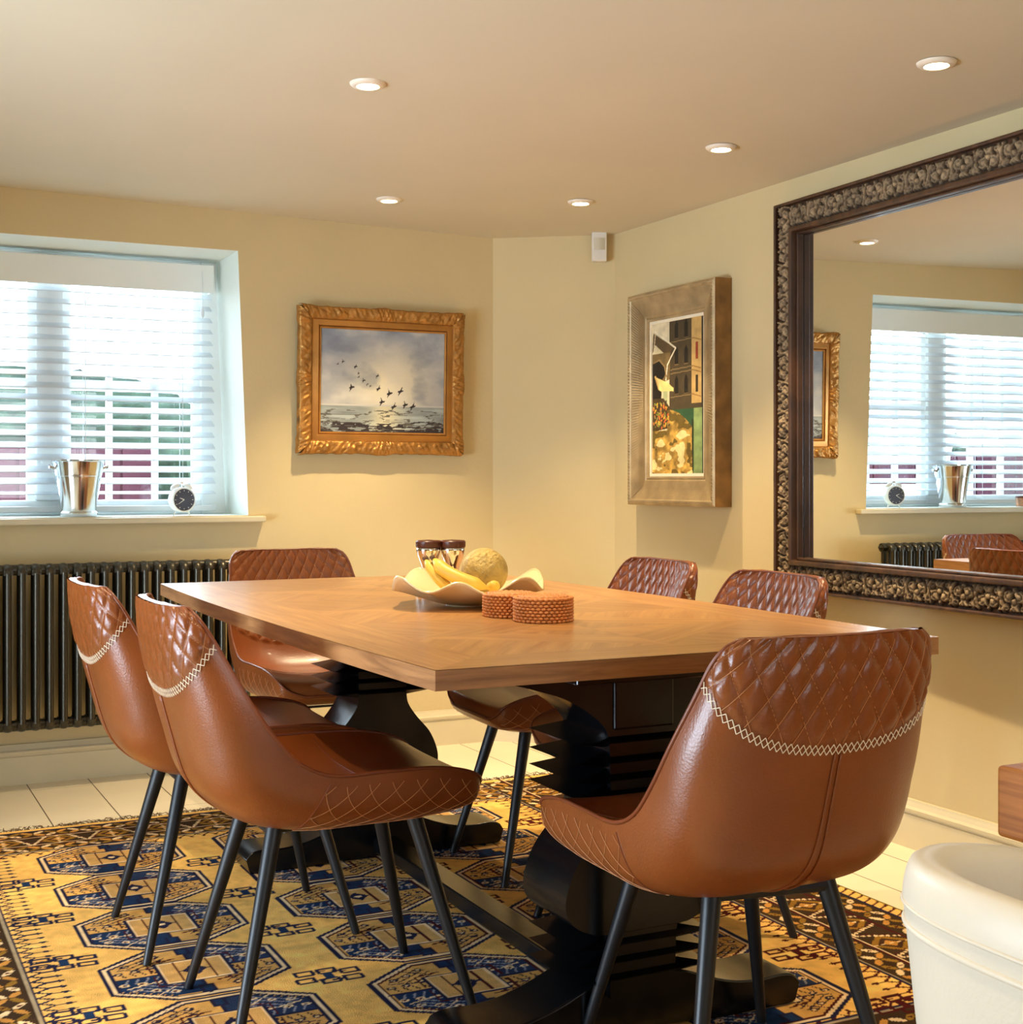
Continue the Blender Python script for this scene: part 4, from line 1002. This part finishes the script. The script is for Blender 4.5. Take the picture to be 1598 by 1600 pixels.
chairs = [((1.374, 1.998), 0, 'tan quilted leather dining chair in the foreground with its back to the camera'),
          ((.916, 2.70), -90, 'tan quilted leather dining chair on the left side of the table, nearer the camera'),
          ((.865, 3.25), -90, 'tan quilted leather dining chair on the left side of the table, nearer the radiator'),
          ((1.37, 4.12), 180, 'tan quilted leather dining chair at the far end of the table by the radiator'),
          ((1.830, 3.405), 87, 'tan quilted leather dining chair on the right of the table, farther from camera'),
          ((1.780, 2.785), 87, 'tan quilted leather dining chair on the right of the table, nearest the mirror')]
for i, ((x, y), a, lb) in enumerate(chairs):
    o = ch0 if i == 0 else copy_tree(ch0)
    o.location = (x, y, .0138); o.rotation_euler = (0, 0, math.radians(a)); o['label'] = lb
    for c in o.children:          # the seat of the foreground chair is turned a little on its base
        if c.name.startswith('leg'): c.rotation_euler = (0, 0, math.radians(-9 if i == 0 else 0)); c.location = (.044 if i == 0 else 0, 0, 0)

# ================================================================== THINGS ON THE TABLE
TT = .7752
bowl = thing('fruit_bowl', (1.39, 3.038, TT), .3, 'wide cream scalloped ceramic bowl holding fruit', 'bowl')
def bowl_fn(out):
    def fn(u_, v_):
        a = 2*PI*u_; lob = 1+.085*math.cos(4*a)*v_**2
        r = (.060+.135*v_)*lob if v_ > 0 else .060; z_ = .004+.052*v_**1.35+.015*v_**3*math.cos(8*a+.6)+.006*v_**3*math.cos(4*a)
        if not out: z_ += .0045; r -= .0015
        return (r*math.cos(a), r*math.sin(a), z_)
    return fn
mb = MB(); mb.grid(bowl_fn(True), 96, 18, wrap=True); mb.grid(bowl_fn(False), 96, 18, wrap=True)
n = 96; o1, o2 = 17*n, 18*n+17*n
mb.f += [(o1+i, o1+(i+1) % n, o2+(i+1) % n, o2+i) for i in range(n)]; mb.m += [0]*n
mb.f += [tuple(range(n)), tuple(18*n+i for i in range(n))]; mb.m += [0, 0]
mb.build('bowl_body', M['ceramic'], bowl, smooth='all')
MB().lathe([(.048, .0), (.054, .0), (.058, .006), (.050, .006)], 40).build('bowl_foot', M['ceramic'], bowl, smooth=True)
mel = MB().grid(lambda u_, v_: (.058*math.sin(PI*v_)*math.cos(2*PI*u_)*(1+.006*math.cos(20*PI*u_)), .058*math.sin(PI*v_)*math.sin(2*PI*u_)*(1+.006*math.cos(20*PI*u_)), -.056*math.cos(PI*v_)), 60, 40, wrap=True).build('melon', M['melon'], smooth='all')
mel.location = (1.436, 3.050, TT+.080); mel.rotation_euler = (.5, .4, 0); tag(mel, 'round netted yellow melon resting in the cream bowl', 'melon')
def banana(pts, r, lab, key):
    t = thing('banana', pts[0], 0, lab, 'banana', 'bananas in the bowl'); P0 = Vector(pts[0]); ks = [(i,)+tuple(Vector(p)-P0) for i, p in enumerate(pts)]
    n = 24; path_ = [Vector(catmull(ks, (len(pts)-1)*i/n)) for i in range(n+1)]
    rs = [r*(.34 if i < 2 else min(1, .34+.22*(i-1))) * (1 if i < n-5 else max(.22, (n-i)/6+.08)) for i in range(n+1)]
    MB().tube(path_[1:], rs[1:], 6).build('banana_body', M['banana'], t, smooth='all')
    MB().tube([path_[0]+(path_[0]-path_[1])*.6, path_[0], path_[1]], [r*.42, r*.36, r*.34], 8).build('banana_stem', M['stem'], t, smooth='all')
    return t
banana([(1.300, 3.055, TT+.116), (1.312, 3.020, TT+.090), (1.334, 2.980, TT+.072), (1.364, 2.952, TT+.058), (1.396, 2.938, TT+.046)], .0165, 'yellow banana lying across the front of the bowl', 1)
banana([(1.292, 3.085, TT+.112), (1.298, 3.055, TT+.088), (1.306, 3.030, TT+.066), (1.318, 3.012, TT+.050), (1.332, 3.005, TT+.040)], .0130, 'slimmer banana hanging down at the left, behind the front banana', 2)
gp = blob('yellow_plum', (1.418, 2.962, TT+.050), (.016, .014, .013), M['banana'], .15, 2, 24); tag(gp, 'small yellow fruit tip between the banana and the melon', 'fruit')
# hourglass shaped salt and pepper mills
prof = [(.026, 0), (.031, .002), (.032, .018), (.026, .036), (.0165, .060), (.0155, .068), (.019, .082), (.028, .104), (.0315, .120), (.0315, .128)]
gr = None
for (x, y, lb) in ((1.395, 3.305, 'left chrome hourglass mill with a dark brown top behind the bowl'), (1.455, 3.285, 'right chrome hourglass mill with a dark brown top behind the bowl, beside the melon')):
    if gr is None:
        gr = o = thing('spice_mill', (x, y, TT), 0, lb, 'mill', 'pair of spice mills')
        MB().lathe(prof, 40).build('mill_body', M['chrome'], o, smooth='all'); MB().lathe([(.032, .128), (.0335, .130), (.0335, .143), (.031, .146), (.001, .148)], 40).build('mill_cap', M['dark_lid'], o, smooth=True)
    else: o = copy_tree(gr); o.location = (x, y, TT); o['label'] = lb
# woven rattan coaster boxes
def rattan_box(loc, r, h, lab):
    t = thing('rattan_box', loc, 0, lab, 'basket', 'round rattan boxes')
    mb = MB(); rows = int(h/.0062)
    for k in range(rows):
        z_ = .0032+k*h/rows; pts = [((r+.0024*math.cos(34*a+k*PI))*math.cos(a), (r+.0024*math.cos(34*a+k*PI))*math.sin(a), z_) for a in [2*PI*i/240 for i in range(241)]]
        mb.tube(pts, .0034, 6, cap=False)
    mb.lathe([(.002, .001), (r-.003, .001), (r-.003, h-.005), (r-.008, h-.005), (r-.008, .004), (.001, .004)], 48)
    mb.build('basket_wall', M['rattan'], t, smooth='all', recalc=False)
    lb = MB(); rr = r-.010
    while rr > .004:
        pts = [(rr*math.cos(a), rr*math.sin(a), h-.001+.0010*math.cos(24*a)) for a in [2*PI*i/120 for i in range(121)]]; lb.tube(pts, .0033, 6, cap=False); rr -= .0062
    lb.lathe([(.001, h-.004), (r-.009, h-.004), (r-.009, h-.001), (.001, h-.001)], 40)
    lb.build('basket_lid', M['rattan'], t, smooth='all', recalc=False)
rattan_box((1.378, 2.630, TT), .061, .053, 'round woven rattan box on the table, the front one of the two')
rattan_box((1.362, 2.758, TT), .058, .051, 'round woven rattan box on the table, partly hidden behind the front one')

# ================================================================== THINGS ON THE SILL
SZ = .9408
bk = thing('ice_bucket', (.823, 5.27, SZ), .15, 'polished steel ice bucket on the window sill', 'bucket')
MB().lathe([(.058, .0), (.066, .002), (.067, .016), (.062, .022), (.068, .07), (.080, .145), (.0805, .15), (.0825, .152), (.083, .158), (.092, .204), (.097, .207), (.097, .211), (.091, .211), (.080, .158), (.060, .03), (.001, .028)], 56).build('bucket_body', M['steel'], bk, smooth=True)
for sx_ in (-1, 1):
    MB().tube([(sx_*.086, 0, .178), (sx_*.104, 0, .186)], .006, 10).tube([(sx_*.104, 0, .186), (sx_*.108, 0, .186)], .010, 12).build('bucket_knob', M['steel'], bk, smooth=True)
ck = thing('alarm_clock', (1.197, 5.24, SZ), .18, 'small white twin-bell alarm clock with a dark face on the window sill', 'clock')
MB().lathe([(.001, .030), (.040, .030), (.046, .022), (.048, 0), (.048, -.018), (.045, -.024), (.042, -.024), (.042, -.018), (.001, -.018)], 48, (0, 0, .062), axis='y').build('clock_case', M['white'], ck, smooth=True)
MB().lathe([(.001, 0), (.0415, 0), (.0415, .001), (.001, .001)], 48, (0, -.0195, .062), axis='y').build('clock_face', M['clock_face'], ck, smooth=True)
for dx, dz, wd in ((-.017, .007, .0019), (-.023, -.016, .0015)):
    MB().tube([(0, -.0215, .062), (dx, -.0215, .062+dz)], [wd, wd*.5], 6).build('clock_hand', M['white'], ck)
nm = MB()
for k in range(12):
    a = 2*PI*k/12; nm.tube([(math.sin(a)*.032, -.0212, .062+math.cos(a)*.032), (math.sin(a)*.037, -.0212, .062+math.cos(a)*.037)], .0010, 5)
nm.build('hour_marks', M['white'], ck)
for sx_ in (-1, 1):
    MB().grid(lambda u_, v_, sx_=sx_: (sx_*.024+.018*math.sin(v_*PI/2)*math.cos(2*PI*u_)+sx_*.008*math.cos(v_*PI/2), .004+.018*math.sin(v_*PI/2)*math.sin(2*PI*u_), .108+.012*math.cos(v_*PI/2)-sx_*0-.010*math.sin(v_*PI/2)*math.cos(2*PI*u_)*sx_), 20, 8, wrap=True).build('clock_bell', M['white'], ck, smooth='all')
    MB().tube([(sx_*.020, .004, .03), (sx_*.034, .004, .0)], [.004, .003], 8).build('clock_foot', M['white'], ck)
MB().tube([(0, .004, .108), (0, .004, .126)], .0025, 6).tube([(-.006, .004, .126), (.006, .004, .126)], .004, 6).build('clock_hammer', M['steel'], ck)
tn_ = thing('trinket_tin', (.36, 5.27, SZ), 0, 'small round floral tin on the sill, seen only in the mirror', 'tin')
MB().lathe([(.045, 0), (.048, .003), (.048, .045)], 32).build('tin_body', M['tin'], tn_, smooth=True); MB().lathe([(.050, .045), (.050, .054), (.047, .056), (.001, .056)], 32).build('tin_lid', M['dark_lid'], tn_, smooth=True)

# ================================================================== FOREGROUND: oak table corner and cream tub chair
t2 = thing('side_table', (1.573, 1.534, 0), 0, 'chunky oak side table just entering the frame at the right edge', 'table')
MB().box(0, .80, -1.3, 0, .543, .650).build('tabletop', M['chunky'], t2, bevel=.007, seg=3)
for x, y in ((.10, -.14), (.70, -.14), (.10, -1.2), (.70, -1.2)): MB().box(x-.045, x+.045, y-.045, y+.045, 0, .542).build('leg', M['chunky'], t2, bevel=.004)
tc_ = thing('tub_chair', (1.172, .827, 0), 0, 'cream leather tub chair in the bottom right corner', 'armchair')
def tub_rim(a):
    """a: -1..1 round the back; opening faces +x"""
    th = PI + a*math.radians(128); c, s_ = math.cos(th), math.sin(th)
    k = 1/((abs(c)**2.6+abs(s_)**2.6)**(1/2.6)); return c*k, s_*k
def tub(a, q):
    cx_, sy = tub_rim(a); ht = .72-.10*abs(a)**2.2
    # q 0..1: outside bottom -> outside top -> over the rim -> inside bottom
    ks = [(0, .245, .30), (.30, .272, .50), (.50, .287, ht-.06), (.56, .289, ht-.028), (.62, .280, ht), (.70, .252, ht-.004), (.76, .238, ht-.03), (.88, .222, .54), (1, .205, .44)]
    r, z_ = catmull(ks, q); return (cx_*r, sy*r, z_)
MB().grid(lambda u_, v_: tub(-1+2*u_, v_), 80, 50).build('tub_shell', M['cream_leather'], tc_, smooth='all')
for sg in (-1, 1):
    pass
MB().tube([Vector(tub(-1+2*i/80, .50))*1.0 for i in range(81)], .0035, 8).tube([Vector(tub(-1+2*i/80, .535)) for i in range(81)], .0022, 6).build('tub_piping', M['cream_leather'], tc_, smooth='all')
def seat_fn(u_, v_):
    a = 2*PI*u_; c, s_ = math.cos(a), math.sin(a); k = 1/((abs(c)**3+abs(s_)**3)**(1/3)); ks = [(0, .0, .36), (.15, .19, .36), (.3, .205, .375), (.6, .207, .445), (.8, .195, .462), (1, .0, .470)]
    r, z_ = catmull(ks, v_); return (c*k*max(r, .001)+.01, s_*k*max(r, .001), z_)
MB().grid(seat_fn, 60, 26, wrap=True).build('tub_seat', M['cream_leather'], tc_, smooth='all')
for sx_ in (-1, 1):
    for sy in (-1, 1): MB().tube([(sx_*.13, sy*.13, .36), (sx_*.20, sy*.20, 0)], [.016, .010], 12).build('leg', M['black_metal'], tc_, smooth=True)
